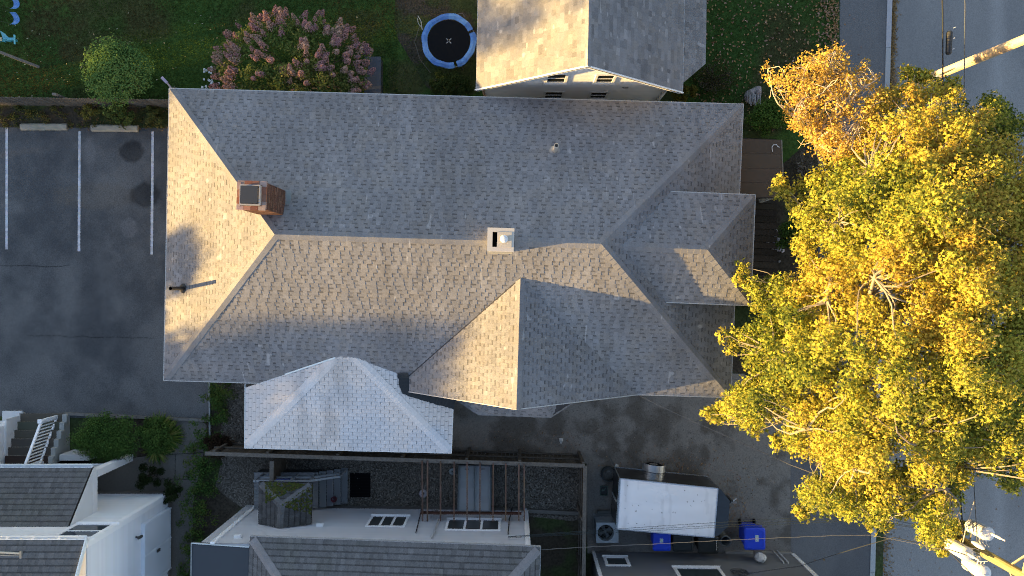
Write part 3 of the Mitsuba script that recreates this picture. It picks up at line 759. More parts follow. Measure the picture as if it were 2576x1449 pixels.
m = MB().box((wxl, wy_ + .02, 0), (wxr, wy_ + 12, ze + .1), (.55, .56, .56))
m.poly([[wxl, wy_ + .02, ze + .1], [wxr, wy_ + .02, ze + .1], [cb[0], wy_ + .02, zr - .18]], (.55, .56, .56))
obj('wall', m, 'mat_paint', CP)
m = MB(); pit = (zr - ze) / (cb[0] - cl[0]); pit2 = (zr - ze) / (cr[0] - cb[0])
def spn(z):
    if z < ze - .02: return (0, wxr - wxl)
    s0 = max(0, cl[0] + (z - ze + .2) / pit - wxl); s1 = min(wxr - wxl, cr[0] - (z - ze + .2) / pit2 - wxl)
    return (s0, max(s0, s1))
siding(m, (wxl, wy_), (wxr, wy_), .3, zr - .2, .115, (.62, .63, .63), spn)
obj('siding', m, 'mat_paint', CP)
def at_wall(u, v, z): return P(u, v, z)[0] - wxl
D = (1, 0, 0); A = (wxl, wy_, 0)
def zw_(v): return H - wy_ * SC / (724.5 - v)
for (u0, u1, v0, v1, lb) in ((1371, 1428, 206, 183, 'upper window under the lit slope'), (1496, 1549, 206, 185, 'upper window under the shaded slope'), (1366, 1419, 246, 228, 'lower window, the one toward the trampoline'), (1480, 1530, 246, 229, 'lower window, the one toward the street')):
    z0, z1 = zw_(v0), zw_(v1); zc = (z0 + z1) / 2
    window(CP, A, D, at_wall(u0, 0, zc) , at_wall(u1, 0, zc), z0, z1, 1, frame=.085, col=(.55, .56, .56), glass=(.012, .014, .013), label=lb, rail=True, proud=.045)
m = MB()
m.box((wxl - .04, wy_ - .03, .3), (wxl + .09, wy_ + .05, ze + .05), (.62, .63, .63)); obj('corner_board', m, 'mat_paint', CP); m = MB().box((wxr - .09, wy_ - .03, .3), (wxr + .04, wy_ + .05, ze - .1), (.62, .63, .63))
obj('corner_board', m, 'mat_paint', CP)
m = MB().tube([(cl[0] + .12, cl[1] + .1, ze - .1), (cl[0] + .18, wy_ - .08, ze - .5), (wxl + .02, wy_ - .08, .2)], .045, 8, (.24, .16, .11)); obj('downspout', m, 'mat_paint', CP)
m = MB().tube([(cr[0] - .1, cr[1] + .1, ze - .1), (wxr - .1, wy_ - .08, ze - .6), (wxr - .1, wy_ - .08, .2)], .045, 8, (.40, .41, .41)); obj('downspout', m, 'mat_paint', CP)
p = np.array([P(1574, 218, zw_(218))[0], 0, zw_(218)])
m = MB().tube([(p[0] - .12, wy_ - .03, p[2]), (p[0], wy_ - .06, p[2] + .02), (p[0] + .10, wy_ - .03, p[2])], .018, 6, (.06, .05, .05)); obj('wall_hook', m, 'mat_paint', CP)
m = MB().box((1.0, wy_ + 1, 0), (cr[0] + .5, wy_ + 9, 2.3), (.5, .5, .5)); m.prism([p[:2] for p in (P(1700, 150, 2.3), P(1762, 130, 2.3), P(1762, -200, 2.3), P(1700, -200, 2.3))], 0, 2.3, (.52, .52, .52)); obj('side_wall', m, 'mat_paint', CP)
p = P(1806, 118, 3.9)

# ------------------------------------------------------------------ the grey house below the fence
GH = thing('grey_house', 'pale grey house with dark hip roof and side porch beyond the gravel strip', 'house')
zg_ = 4.25
yW0, yW1 = P(645, 1270)[1], P(1325, 1279)[1]
xW0, xW1 = P(645, 1270)[0], P(1325, 1279)[0]
dW = unit([xW1 - xW0, yW1 - yW0, 0]); LW = math.hypot(xW1 - xW0, yW1 - yW0)
# outward is to the north: walk from east to west so that outward lies to the right
a0, a1 = (xW1, yW1), (xW0, yW0)
m = MB().prism([(xW0, yW0 - .02), (xW1, yW1 - .02), (xW1 - .2, yW1 - 8), (xW0 - .2, yW0 - 8)], 0, zg_ - .05, (.40, .41, .43)); obj('wall', m, 'mat_paint', GH)
m = MB(); siding(m, a0, a1, .35, zg_ - .02, .105, (.44, .45, .475)); siding(m, (xW1 - .2, yW1 - 8), a0, .35, zg_ - .02, .105, (.40, .41, .44)); obj('siding', m, 'mat_paint', GH)
m = MB(); no = np.array([-dW[1], dW[0], 0])
for x, y, s in ((xW0, yW0, 1), (xW1, yW1, -1)):
    a = np.array([x, y, 0]); m.bar(a + no * .02 + dW * s * .05 + [0, 0, .2], a + no * .02 + dW * s * .05 + [0, 0, zg_], .14, .06, (.66, .67, .68), up=(0, 1, 0))
m.bar(np.array([xW1 + .02, yW1 - .08, .2]), np.array([xW1 + .02, yW1 - .08, zg_]), .06, .16, (.66, .67, .68), up=(0, 1, 0))
obj('corner_board', m, 'mat_paint', GH)
m = MB().prism([(xW0 - .03, yW0 + .02), (xW1 + .03, yW1 + .02), (xW1 + .03, yW1 - 7), (xW0 - .03, yW0 - 7)], 0, .34, (.16, .155, .15)); obj('foundation', m, 'mat_matt', GH)
def hw(u, v):                                           # wall coordinate (from the east) and height of a point seen on the north wall
    z = 2.0
    for _ in range(8):
        p = P(u, v, z); t = (p[0] - xW0) / (xW1 - xW0); yw = yW0 + (yW1 - yW0) * t
        z = H + yw * SC / (v - 724.5)
    return LW - LW * t, z
for (u0, v0, u1, v1, lb) in ((912, 1326, 1030, 1300, 'triple window nearer the porch'), (1112, 1335, 1260, 1309, 'wider triple window nearer the cables')):
    s1, z1 = hw(u0 + 6, v0); s0, z0 = hw(u1, v1)
    s1, s0 = max(s0, s1), min(s0, s1); z0, z1 = min(z0, z1), max(z0, z1)
    window(GH, (xW1, yW1, 0), -dW, s0, s1, z0, z1, 3, frame=.085, col=(.70, .71, .73), glass=(.035, .042, .045), label=lb, proud=.04)
m = MB()
for u, v in ((998, 1266), (805, 1324), (598, 1353), (700, 1322)):
    s, z = hw(u, v); p = np.array([xW1, yW1, 0]) - dW * s; m.box((-.11, 0, z - .05), (.11, .10, z + .07), (.66, .68, .70), at=p)
obj('vent_hood', m, 'mat_paint', GH)
s, z = hw(1098, 1302); p = np.array([xW1, yW1, 0]) - dW * s
m = MB().box((-.12, 0, z - .2), (.12, .14, z + .15), (.26, .27, .28), at=p); m.lathe([(.0, .14), (.07, .12), (.08, 0)], p + [0, .14, z], 14, (.10, .10, .11), axis=(0, 1, 0)); obj('electric_meter', m, 'mat_paint', GH)
m = MB()
for pts, c, r_ in ((((1060, 1285), (1054, 1312), (1046, 1344)), (.02, .02, .03), .02), (((1103, 1310), (1092, 1345), (1086, 1358)), (.30, .31, .32), .026), (((1289, 1278), (1281, 1312), (1278, 1348)), (.015, .02, .02), .02)):
    q = []
    for u, v in pts: s, z = hw(u, v); q.append(np.array([xW1, yW1, 0]) - dW * s + no * .05 + [0, 0, z])
    m.tube(q, r_, 6, c)
obj('cable_conduit', m, 'mat_paint', GH)
# east side window just in view
window(GH, (xW1 - .2, yW1 - 8, 0), (.025, 1, 0), 6.6, 7.4, 2.2, 3.6, 1, frame=.1, col=(.66, .68, .70), glass=(.02, .025, .03), label='side window with pale trim at the house corner')
# roof
h0, h1 = P(629, 1350, zg_), P(1360, 1376, zg_)
hp = .5; run = 3.6
hd = unit(h1 - h0); hs_ = np.array([hd[1], -hd[0], 0]); hs_ = hs_ if hs_[1] < 0 else -hs_
h2, h3 = h1 + hs_ * 7.2, h0 + hs_ * 7.2
r0, r1 = h0 + hd * run + hs_ * run + [0, 0, run * hp], h1 - hd * run + hs_ * run + [0, 0, run * hp]
RF = key_for('roof', GH); m = MB()
fN, fWs, fEs, fS = [h0, h1, r1, r0], [h0, h3, r0], [h1, h2, r1], [h3, h2, r1, r0]
for f in (fN, fWs, fEs, fS): deck(m, f, (.02, .02, .02))
scene[RF] = mikit.ply(m.arr()[:2], 'mat_matt', color=m.arr()[2]); labels[RF] = {'label': 'dark weathered hip roof with straight courses'}
cut = lambda f, k: [f[0], f[1], f[1] + (f[2] - f[1]) * k, (f[3] if len(f) > 3 else f[0]) * k + f[0] * (1 - k)] if len(f) > 3 else f
pcs = shingles(cut(fN, .6), h0, h1, 'old', rs) + shingles(fWs, h0, h3, 'old', rs) + shingles(fEs, h1, h2, 'old', rs)
lay(RF, 'shingle', pcs, 'mat_dark_shingle', 180)
caps(RF, h0, h0 + (r0 - h0) * .6, nrm_of(fN), nrm_of(fWs), 'mat_shingle', rs, step=.16, w=.15); caps(RF, h1, h1 + (r1 - h1) * .6, nrm_of(fN), nrm_of(fEs), 'mat_shingle', rs, step=.16, w=.15)
m = MB().bar(h0 + [0, 0, -.06], h1 + [0, 0, -.06], .03, .12, (.30, .31, .32)); m.bar(h1 + [0, 0, -.06], h2 + [0, 0, -.06], .03, .12, (.30, .31, .32)); obj('drip_edge', m, 'mat_paint', GH)
m = MB(); f0, f1 = P(482, 1366, 4.22), P(627, 1376, 4.22)
m.prism([p[:2] for p in (f0, f1, f1 + [.0, -4, 0], f0 + [-.05, -4, 0])], 4.1, 4.22, (.055, .062, .072)); FR = obj('flat_roof', m, 'mat_matt', GH, label='flat dark membrane roof beside the hip roof')
m = MB().bar(f0 + [0, 0, .005], f1 + [0, 0, .005], .03, .05, (.42, .46, .47)); m.bar(f0 + [0, 0, .005], f0 + [-.05, -4, .005], .03, .05, (.20, .22, .23)); obj('roof_edge', m, 'mat_paint', GH)
m = MB().prism([(f0[0] + .25, f0[1] - .02), (xW0 + .1, yW0 - .02), (xW0 + .1, yW0 - 4), (f0[0] + .25, f0[1] - 4)], 0, 4.1, (.40, .41, .43)); obj('side_wall', m, 'mat_paint', GH)
# porch with a small hipped mossy roof
zp0, zp1 = 2.35, 2.78
q0, q1 = P(651, 1212, zp0), P(786, 1216, zp0); q2, q3 = np.array([q1[0] - .06, yW0 + .02, zp0]), np.array([q0[0] - .02, yW0 + .03, zp0])
k0, k1 = P(707, 1272, zp1), np.array([P(703, 1300, zp1)[0], yW0 + .03, zp1])
PF = key_for('porch_roof', GH); m = MB(); pf = ([q0, q3, k1, k0], [q0, q1, k0], [q1, q2, k1, k0])
for f in pf: deck(m, f, (.03, .03, .03))
scene[PF] = mikit.ply(m.arr()[:2], 'mat_matt', color=m.arr()[2]); labels[PF] = {'label': 'small hipped porch roof grown with moss'}
pcs = sum((shingles(f, f[0], f[1], 'old', rs) for f in pf), [])
pcs = [(a_, b_, c_, d_ - [.55, 0]) for a_, b_, c_, d_ in pcs]
lay(PF, 'shingle', pcs, 'mat_dark_shingle', 50)
caps(PF, q0, k0, nrm_of(pf[0]), nrm_of(pf[1]), 'mat_dark_shingle', rs, step=.17, w=.12); caps(PF, q1, k0, nrm_of(pf[1]), nrm_of(pf[2]), 'mat_dark_shingle', rs, step=.17, w=.10); caps(PF, k0, k1, nrm_of(pf[0]), nrm_of(pf[2]), 'mat_dark_shingle', rs, step=.17, w=.12)
m = MB()
for i in range(700):                       # cushions of moss
    a, b = rng.random(2); 
    if a + b > 1: a, b = 1 - a, 1 - b
    if rng.random() < .65: p = q0 + (q1 - q0) * (.12 + .8 * a) + (k0 - q0 - (q1 - q0) * .4) * b * .9; p[2] = q0[2] + (zp1 - zp0) * max(0, (q0[1] - p[1]) / (q0[1] - k0[1]))
    else: p = q1 + (k0 - q1) * a + (q2 - q1) * b * .75; p[2] = max(zp0, zp1 - (p[0] - k0[0]) / max(.1, q1[0] - k0[0]) * (zp1 - zp0))
    r_ = rng.uniform(.012, .045); n = 6; an = np.arange(n) * 2 * np.pi / n + rng.random()
    V = np.vstack([np.c_[np.cos(an) * r_, np.sin(an) * r_, np.zeros(n)], [[0, 0, r_ * .7]]]) + p + [0, 0, .008]
    m.add(V, [[j, (j + 1) % n, n] for j in range(n)], jit(((.045, .060, .016), (.060, .070, .020), (.055, .050, .022))[i % 3], .25))
obj('moss', m, 'mat_matt', PF, kind='stuff')
ST = thing('porch_steps', 'grey wooden porch steps with pale handrails between the mossy porch roof and the black mat', 'steps')
x0, x1, x2 = P(700, 0, .7)[0], P(800, 0, .7)[0], P(872, 0, .1)[0]; y0, y1 = P(0, 1187, .6)[1], yW0 + .06
for i in range(10):
    ya, yb = y0 + (y1 - y0) * i / 10, y0 + (y1 - y0) * (i + 1) / 10 + .008
    obj('deck_board', MB().box((x0 - .9, yb, .66), (x1, ya, .70), jit((.145, .155, .165), .10)), 'mat_paint', ST)
for i in range(4):
    xa = x1 + (x2 - x1) * i / 4; z = .70 - .17 * (i + 1) + .02
    m = MB().box((xa + .005, y1, z - .04), (xa + (x2 - x1) / 4 + .02, y0, z), jit((.16, .17, .18), .08)); obj('tread', m, 'mat_paint', ST)
    m = MB().box((xa - .01, y1 + .01, z + .001), (xa + .012, y0 - .01, z + .13), (.045, .05, .055)); obj('riser', m, 'mat_paint', ST)
m = MB().box((x0 - .9, y1, 0), (x1 - .02, y0 - .05, .655), (.05, .055, .06)); obj('skirt', m, 'mat_paint', ST)
m = MB(); yr = y0 - .06
for dz in (.45, .95):
    m.bar((x0 - .55, yr, .7 + dz), (x1 - .05, yr, .7 + dz), .06, .05, (.23, .25, .27)); m.bar((x1 - .05, yr, .7 + dz), (x2 - .05, yr, .10 + dz), .07, .05, (.23, .25, .27))
for x, z in ((x0 - .55, .7), ((x0 + x1) / 2, .7), (x1 - .05, .7), (x2 - .05, .1)): m.bar((x, yr, z - .05), (x, yr, z + 1.0), .07, .07, (.22, .24, .26))
obj('handrail', m, 'mat_paint', ST)
m = MB().box((x0 - .1, yr - .34, .71), (x0 + .55, yr - .1, 1.02), (.018, .035, .16)); m.box((x0 - .12, yr - .36, 1.02), (x0 + .57, yr - .08, 1.06), (.022, .05, .22))
obj('storage_tote', m, 'mat_paint', label='dark blue plastic tote standing on the porch behind the rail', cat='tote')
p = P(842, 1254, .35); m = MB().lathe([(0, 0), (.09, 0), (.11, .16), (.10, .16), (.08, .03), (0, .03)], p, 14, (.10, .025, .035)); obj('flower_pot', m, 'mat_paint', label='small dark red pot on a porch step', cat='pot')
m = MB(); a, b = P(881, 1190), P(932, 1250); m.box((a[0], b[1], .01), (b[0], a[1], .03), (.006, .006, .007)); 
for i in range(8): y = b[1] + (a[1] - b[1]) * (i + .5) / 8; m.box((a[0] + .03, y - .01, .03), (b[0] - .03, y + .01, .036), (.010, .010, .011))
obj('rubber_mat', m, 'mat_matt', label='black rubber mat on the gravel in front of the porch steps', cat='mat')
# bulkhead cellar doors
BK = thing('bulkhead_door', 'grey sheet metal cellar bulkhead with two door leaves under the pergola rods', 'bulkhead')
bx0, bx1 = P(1152, 0, .5)[0], P(1236, 0, .5)[0]; by1 = P(0, 1171, .3)[1]; by0 = yW1 + .12
m = MB(); V = [[bx0, by0, 0], [bx1, by0, 0], [bx1, by1, 0], [bx0, by1, 0], [bx0, by0, .86], [bx1, by0, .86], [bx1, by1, .30], [bx0, by1, .30]]
m.add(V, [[0, 3, 2, 1], [4, 5, 6, 7], [0, 1, 5, 4], [1, 2, 6, 5], [2, 3, 7, 6], [3, 0, 4, 7]], (.10, .115, .125)); obj('frame', m, 'mat_paint', BK)
bm = (bx0 + bx1) / 2
for x0_, x1_ in ((bx0 + .05, bm - .008), (bm + .008, bx1 - .05)):
    m = MB(); n = 6
    for i in range(n):
        t0, t1 = i / n, (i + 1) / n
        ya, yb = by1 - .03 + (by0 - by1 + .08) * t0, by1 - .03 + (by0 - by1 + .08) * t1
        za, zb = .315 + .54 * t0, .315 + .54 * t1
        m.add([[x0_, ya, za], [x1_, ya, za], [x1_, yb, zb], [x0_, yb, zb]], [[0, 1, 2], [0, 2, 3]], jit((.215, .235, .25), .05))
    m.bar((x0_ + .02, by1 - .02, .335), (x0_ + .02, by0 + .04, .87), .035, .03, (.17, .19, .20)); m.bar((x1_ - .02, by1 - .02, .335), (x1_ - .02, by0 + .04, .87), .035, .03, (.17, .19, .20))
    d = obj('door_leaf', m, 'mat_paint', BK)
    obj('handle', MB().bar(((x0_ + x1_) / 2 - .08, by1 - .12, .39), ((x0_ + x1_) / 2 + .08, by1 - .12, .39), .02, .03, (.08, .08, .08)), 'mat_paint', d)
# fence with cap rail, posts and boards; rods of a pergola
FN = thing('board_fence', 'long weathered fence with a flat top rail between driveway, gravel strip and grey house', 'fence')
zf = 1.9
fa, fb = P(515, 1141, zf), P(1472, 1172, zf); fc = P(1464, 1800, zf)
def fence_run(parent, a, b, posts, side, boards=True):
    d = unit(b - a); o = np.array([d[1], -d[0], 0]) * side; L = np.linalg.norm(b - a)
    seg = max(1, int(round(L / 2.4)))
    for i in range(seg):
        p, q = a + d * (L * i / seg), a + d * (L * (i + 1) / seg - .006)
        m = MB(); m.bar(p + [0, 0, -.02], q + [0, 0, -.02], .135, .038, (.5, .5, .5)); t = R.uniform(.30, .62)
        v, f, c, _ = m.arr(); mm = MB().add(v, f, c, np.c_[np.full(len(v), t), np.zeros(len(v))]); obj('cap_rail', mm, 'mat_wood', parent, uv=True)
    for s in posts:
        p = a + d * min(max(s, .06), L - .06) + o * .07
        m = MB().box((-.05, -.05, 0), (.05, .05, zf - .05), at=[p[0], p[1], 0], rz=math.atan2(d[1], d[0])); v, f, c, _ = m.arr()
        obj('post', MB().add(v, f, c, np.tile([.22, 0], (len(v), 1))), 'mat_wood', parent, uv=True)
    for z in (.35, 1.05):
        p, q = a + o * .045, b + o * .045; p, q = np.array([*p[:2], z]), np.array([*q[:2], z])
        m = MB().bar(p, q, .04, .085); v, f, c, _ = m.arr(); obj('rail', MB().add(v, f, c, np.tile([.25, 0], (len(v), 1))), 'mat_wood', parent, uv=True)
    n = int(L / .15)
    for i in range(n):
        p = a + d * (L * (i + .5) / n)
        m = MB().box((-.068, -.01, .04), (.068, .01, zf - .06 + R.uniform(-.03, .01)), at=[p[0], p[1], 0], rz=math.atan2(d[1], d[0])); v, f, c, _ = m.arr(); t = R.uniform(-.12, .12)
        obj('board', MB().add(v, f, c, np.tile([t, 0], (len(v), 1))), 'mat_wood', parent, uv=True)
Lf = np.linalg.norm(fb - fa)
fence_run(FN, fa, fb, [.3, 2.2, 4.7, 7.0, 9.3, 11.2, Lf], -1); fence_run(FN, fb, fc, [1.9, 3.8, 5.8], 1)
ga, gb = P(684, 1160, 1.7), P(683, 1214, 1.7)
GT = thing('fence_gate', 'short fence gate between the long fence and the mossy porch roof', 'gate')
m = MB().bar(ga, gb, .14, .05); v, f, c, _ = m.arr(); obj('top_rail', MB().add(v, f, c, np.tile([.5, 0], (len(v), 1))), 'mat_wood', GT, uv=True)
for i in range(6):
    p = ga + (gb - ga) * ((i + .5) / 6); m = MB().box((-.012, -.07, .05), (.012, .07, 1.66), at=[p[0], p[1], 0]); v, f, c, _ = m.arr()
    obj('board', MB().add(v, f, c, np.tile([.05, 0], (len(v), 1))), 'mat_wood', GT, uv=True)
PG = thing('pergola', 'row of rusty brown rods from the fence rail to the grey house wall', 'pergola')
yl = yW1
zq = 1.84
fy = lambda x: fa[1] + (fb[1] - fa[1]) * (x - fa[0]) / (fb[0] - fa[0])
m = MB().bar(np.array([P(1058, 0, 1.7)[0], yl + .36, 1.70]), np.array([P(1312, 0, 1.7)[0], yl + .33, 1.70]), .06, .16, (.075, .038, .030)); obj('ledger_beam', m, 'mat_matt', PG)
for u in (1063, 1075, 1108, 1142, 1175, 1207, 1240, 1272, 1305, 1337 - 18, 1331 - 26):
    x = P(u, 0, zq)[0]; a = np.array([x, yl + .10, zq]); b = np.array([x + R.uniform(-.02, .02) - (x + .2) * .0, fy(x), zf + .02])
    m = MB(); n = 10
    for i in range(n): m.bar(a + (b - a) * (i / n), a + (b - a) * ((i + 1) / n), .045, .04, jit((.13, .085, .065), .3))
    obj('rod', m, 'mat_matt', PG)
p = P(1065, 1241, .05); m = MB()
for i in range(9):
    an = i * 2 * math.pi / 9; m.box((-.05, -.045, 0), (.05, .045, .05), jit((.30, .29, .31), .2), rz=an, at=p + [math.cos(an) * .10, math.sin(an) * .10, 0])
obj('stone_ring', m, 'mat_matt', label='small ring of pale stones in the gravel', cat='stone ring')
p = P(1138, 1186, .05); m = MB(); m.lathe([(.02, .02), (.12, 0), (.13, .03), (.03, .05)], p, 10, (.16, .19, .20)); obj('drain_cover', m, 'mat_paint', label='greenish round drain cover in the gravel beside the fence', cat='drain')
m = MB().bar(P(1320, 1283) + [0, 0, .06], P(1463, 1290) + [0, 0, .06], .13, .14, (.13, .125, .115)); obj('edging_beam', m, 'mat_matt', label='grey timber edging at the end of the gravel strip', cat='edging')

# ------------------------------------------------------------------ the white house at the parking lot
WH = thing('white_house', 'white house with dark roofs and a porch, below the parking lot', 'house')
xe, yn, zh = -13.0, -7.78, 5.55
m = MB().box((-32, yn - 12, 0), (xe - .02, yn - .02, zh), (.60, .62, .64)); obj('wall', m, 'mat_paint', WH)
m = MB(); siding(m, (xe, yn), (-24, yn), .3, zh - .02, .115, (.64, .655, .67)); siding(m, (xe, yn - 9), (xe, yn), .3, zh - .02, .115, (.62, .65, .69)); obj('siding', m, 'mat_paint', WH)
m = MB().box((xe - .14, yn - .02, .1), (xe + .03, yn + .03, zh), (.70, .72, .74)); m.box((xe - .02, yn - .16, .1), (xe + .03, yn - .02, zh), (.70, .72, .74)); obj('corner_board', m, 'mat_paint', WH)
m = MB().box((-24, yn - .02, 0), (xe + .03, yn + .05, .28), (.15, .14, .13)); m.box((xe - .02, yn - 9, 0), (xe + .05, yn + .05, .28), (.15, .14, .13)); obj('foundation', m, 'mat_matt', WH)
def hh(u, v):
    z = H + yn * SC / (v - 724.5); return (xe - P(u, v, z)[0]), z
s1, z1 = hh(180, 1352); s0, z0 = hh(272, 1319)
window(WH, (xe, yn, 0), (-1, 0, 0), s0 - .35, s0 + 1.0, z0 + .05, z1 + .15, 1, frame=.085, col=(.70, .72, .74), glass=(.03, .04, .055), label='double-hung window near the roof edge', rail=True)
# east wall: cellar hatch and lantern
m = MB(); m.box((xe + .02, -10.55, .35), (xe + .16, -8.25, 2.3), (.55, .60, .66)); 
for y in (-10.55, -9.42, -8.31): m.box((xe + .16, y, .35), (xe + .18, y + .06, 2.3), (.60, .65, .70))
HD = obj('side_hatch', m, 'mat_paint', WH, label='white double hatch on the side wall')
obj('handle', MB().box((xe + .18, -9.55, 1.3), (xe + .22, -9.45, 1.5), (.05, .05, .05)), 'mat_paint', HD)
for y, z in ((-8.6, 2.65), (-10.35, 3.35)):
    m = MB().bar((xe, y, z), (xe + .16, y, z), .05, .05, (.04, .04, .045)); m.lathe([(0, .12), (.05, .10), (.06, 0), (.05, -.12), (0, -.14)], (xe + .16, y, z), 10, (.05, .05, .05)); obj('lantern', m, 'mat_paint', WH)
# main roof
e0, e1 = P(-900, 1357, zh + .08), P(215, 1357, zh + .08); e0[1] = e1[1] = yn + .12
RF = key_for('roof', WH); up = np.array([0, -3.6, 2.0]); f = [e0, e1, e1 + up, e0 + up]
m = MB(); deck(m, f, (.02, .02, .02)); scene[RF] = mikit.ply(m.arr()[:2], 'mat_matt', color=m.arr()[2]); labels[RF] = {'label': 'dark upper roof with a gutter'}
vis = [np.array([-20.5, e0[1], e0[2]]), e1, e1 + up * .8, np.array([-20.5, *(e0 + up * .8)[1:]])]
lay(RF, 'shingle', shingles(vis, vis[0], vis[1], 'old', rs), 'mat_dark_shingle', 70)
gutter(WH, e0 + [0, 0, .02], e1 + [0, 0, .02], (0, 1, 0), (.62, .66, .68))
m = MB().bar(e1 + [.015, 0, -.04], e1 + up + [.015, 0, -.04], .03, .16, (.62, .68, .72)); obj('rake_board', m, 'mat_paint', WH)
p = P(20, 1398, 6.1); p[2] = e0[2] + (e0[1] - p[1]) * up[2] / 3.6 + .05
m = MB().bar(p + [-.5, .02, 0], p + [.22, -.02, .0], .05, .04, (.22, .26, .27)); m.bar(p + [-.5, -.07, 0], p + [.22, -.10, 0], .03, .03, (.14, .17, .18)); m.box((-.03, -.2, -.02), (.03, .06, .05), (.12, .14, .15), at=p + [.24, 0, 0]); obj('roof_bracket', m, 'mat_paint', WH)
# porch
zq0, zq1 = 2.75, 4.12
g0, g1 = P(-900, 1176, zq0), P(231, 1176, zq0); g0[1] = g1[1]
up = np.array([0, yn - g0[1] + .02, zq1 - zq0]); f = [g0, g1, g1 + up, g0 + up]
PF = key_for('porch_roof', WH); m = MB(); deck(m, f, (.02, .02, .02)); scene[PF] = mikit.ply(m.arr()[:2], 'mat_matt', color=m.arr()[2]); labels[PF] = {'label': 'dark shed roof over the porch'}
vis = [np.array([-20.8, g0[1], g0[2]]), g1, g1 + up, np.array([-20.8, *(g0 + up)[1:]])]
lay(PF, 'shingle', shingles(vis, vis[0], vis[1], 'old', rs), 'mat_dark_shingle', 70)
gutter(WH, g0 + [0, 0, .03], g1 + [0, 0, .03], (0, 1, 0), (.62, .66, .68))
xp = g1[0] + .02
m = MB(); m.add([[xp, g0[1] - .05, zq0 - .22], [xp, yn, zq0 - .22], [xp, yn, zq1 - .06], [xp, g0[1] - .05, zq0 - .02]], [[0, 1, 2], [0, 2, 3]], (.60, .62, .63))
m.bar((xp - 6, g0[1] - .25, zq0 - .16), (xp, g0[1] - .25, zq0 - .16), .16, .26, (.64, .65, .66)); m.bar((xp - .05, g0[1] - .3, zq0 - .16), (xp - .05, yn, zq0 - .16), .12, .26, (.64, .65, .66))
obj('porch_beam', m, 'mat_paint', WH)
m = MB().box((xp - .30, g0[1] - .42, 0), (xp - .02, g0[1] - .16, zq0 - .28), (.66, .67, .68)); obj('porch_post', m, 'mat_paint', WH)
m = MB().box((-22, yn, 0), (xp - 1.6, g0[1] - .35, 1.02), (.015, .014, .014)); m.box((-22, yn + .02, 1.02), (xp - 1.58, g0[1] - .30, 1.06), (.07, .065, .06)); obj('porch_floor', m, 'mat_matt', WH)
yb_ = g0[1] - .28
m = MB(); xa, xb = -16.75, xp - .3
for z in (1.18, 1.95): m.bar((xa, yb_, z), (xb, yb_, z), .06, .06, (.62, .64, .66))
n = 15
for i in range(n): x = xa + (xb - xa) * (i + .5) / n; m.bar((x, yb_, 1.18), (x, yb_, 1.95), .035, .035, (.62, .64, .66), up=(0, 1, 0))
obj('porch_rail', m, 'mat_paint', WH)
m = MB().box((-16.7, g0[1] - .20, 0), (-15.6, g0[1] + .02, .9), (.42, .42, .42)); obj('planter_ledge', m, 'mat_paint', WH)
p = P(100, 1166, 1.1); m = MB()
# stairs
ES = thing('entry_stairs', 'six worn brown steps with white sides rising from the parking lot to the white porch', 'stairs')
sx0, sx1 = -18.62, -17.02; sy0, sy1 = P(0, 1040)[1], g0[1] - .3
for i in range(6):
    ya, yb = sy0 + (sy1 - sy0) * i / 6, sy0 + (sy1 - sy0) * (i + 1) / 6; z = .17 * (i + 1) + .012
    obj('tread', MB().box((sx0, yb, z - .04), (sx1, ya + .02, z), jit(((.10, .09, .075), (.085, .09, .07), (.095, .085, .07), (.09, .08, .07), (.085, .075, .065), (.055, .04, .035))[i], .05)), 'mat_matt', ES)
    obj('riser', MB().box((sx0, ya - .01, z - .17), (sx1, ya, z - .041), (.24, .23, .21)), 'mat_paint', ES)
    m = MB().box((sx1, yb, 0), (sx1 + .17, ya, z + .03), (.30, .31, .30)); obj('side_block', m, 'mat_paint', ES)
m = MB().prism([(sx0 - .75, sy1), (sx0, sy1), (sx0, sy0 + .1), (sx0 - .75, sy0 + .1)], 0, .1, (.5, .52, .54)); m.box((sx0 - 1.4, sy1, 0), (sx0 - .06, sy0 - .28, 1.55), (.60, .62, .65)); m.box((sx0 - 1.4, sy0 - .30, 1.55), (sx0 - .02, sy1, 1.62), (.70, .72, .75)); m.box((sx0 - .06, sy1, 0), (sx0, sy0 - .05, .95), (.52, .53, .54)); m.box((sx0 - .06, sy0 - .35, 0), (sx0 + .1, sy0 + .04, .16), (.26, .26, .25)); obj('side_wall', m, 'mat_paint', ES)
HR = thing('stair_railing', 'white slatted stair railing along the porch stairs', 'railing')
n0, n1 = P(150, 1046), np.array([P(150, 1046)[0], sy1 + .05, 0])
obj('newel_post', MB().bar(n0, n0 + [0, 0, 1.13], .10, .10, (.68, .70, .72), up=(0, 1, 0)).box((-.075, -.075, 1.13), (.075, .075, 1.2), (.72, .75, .78), at=n0), 'mat_paint', HR)
obj('newel_post', MB().bar(n1 + [0, 0, 1.0], n1 + [0, 0, 2.1], .10, .10, (.66, .68, .70), up=(0, 1, 0)), 'mat_paint', HR)
for dz, w in ((1.08, .085), (.16, .06)): obj('rail', MB().bar(n0 + [0, 0, dz], n1 + [0, 0, 1.0 + dz], w, .06, (.68, .70, .73)), 'mat_paint', HR)
for i in range(13):
    t = (i + .7) / 13.6; p = n0 + (n1 - n0) * t; z = t * 1.0
    obj('baluster', MB().bar([p[0], p[1], z + .17], [p[0], p[1], z + 1.06], .035, .035, (.64, .67, .69), up=(0, 1, 0)), 'mat_paint', HR)
p = np.array([n1[0] + .05, sy1 - .05, 1.06]); m = MB()
for i in range(60):
    d = unit(rng.normal(size=3) + [0, 0, .6]); q = p + d * rng.uniform(.03, .17); t = unit(rng.normal(size=3)) * .05; s = unit(np.cross(t, d)) * .02
    m.add([q - t, q + s, q + t, q - s], [[0, 1, 2], [0, 2, 3]], jit((.075, .055, .04), .3))
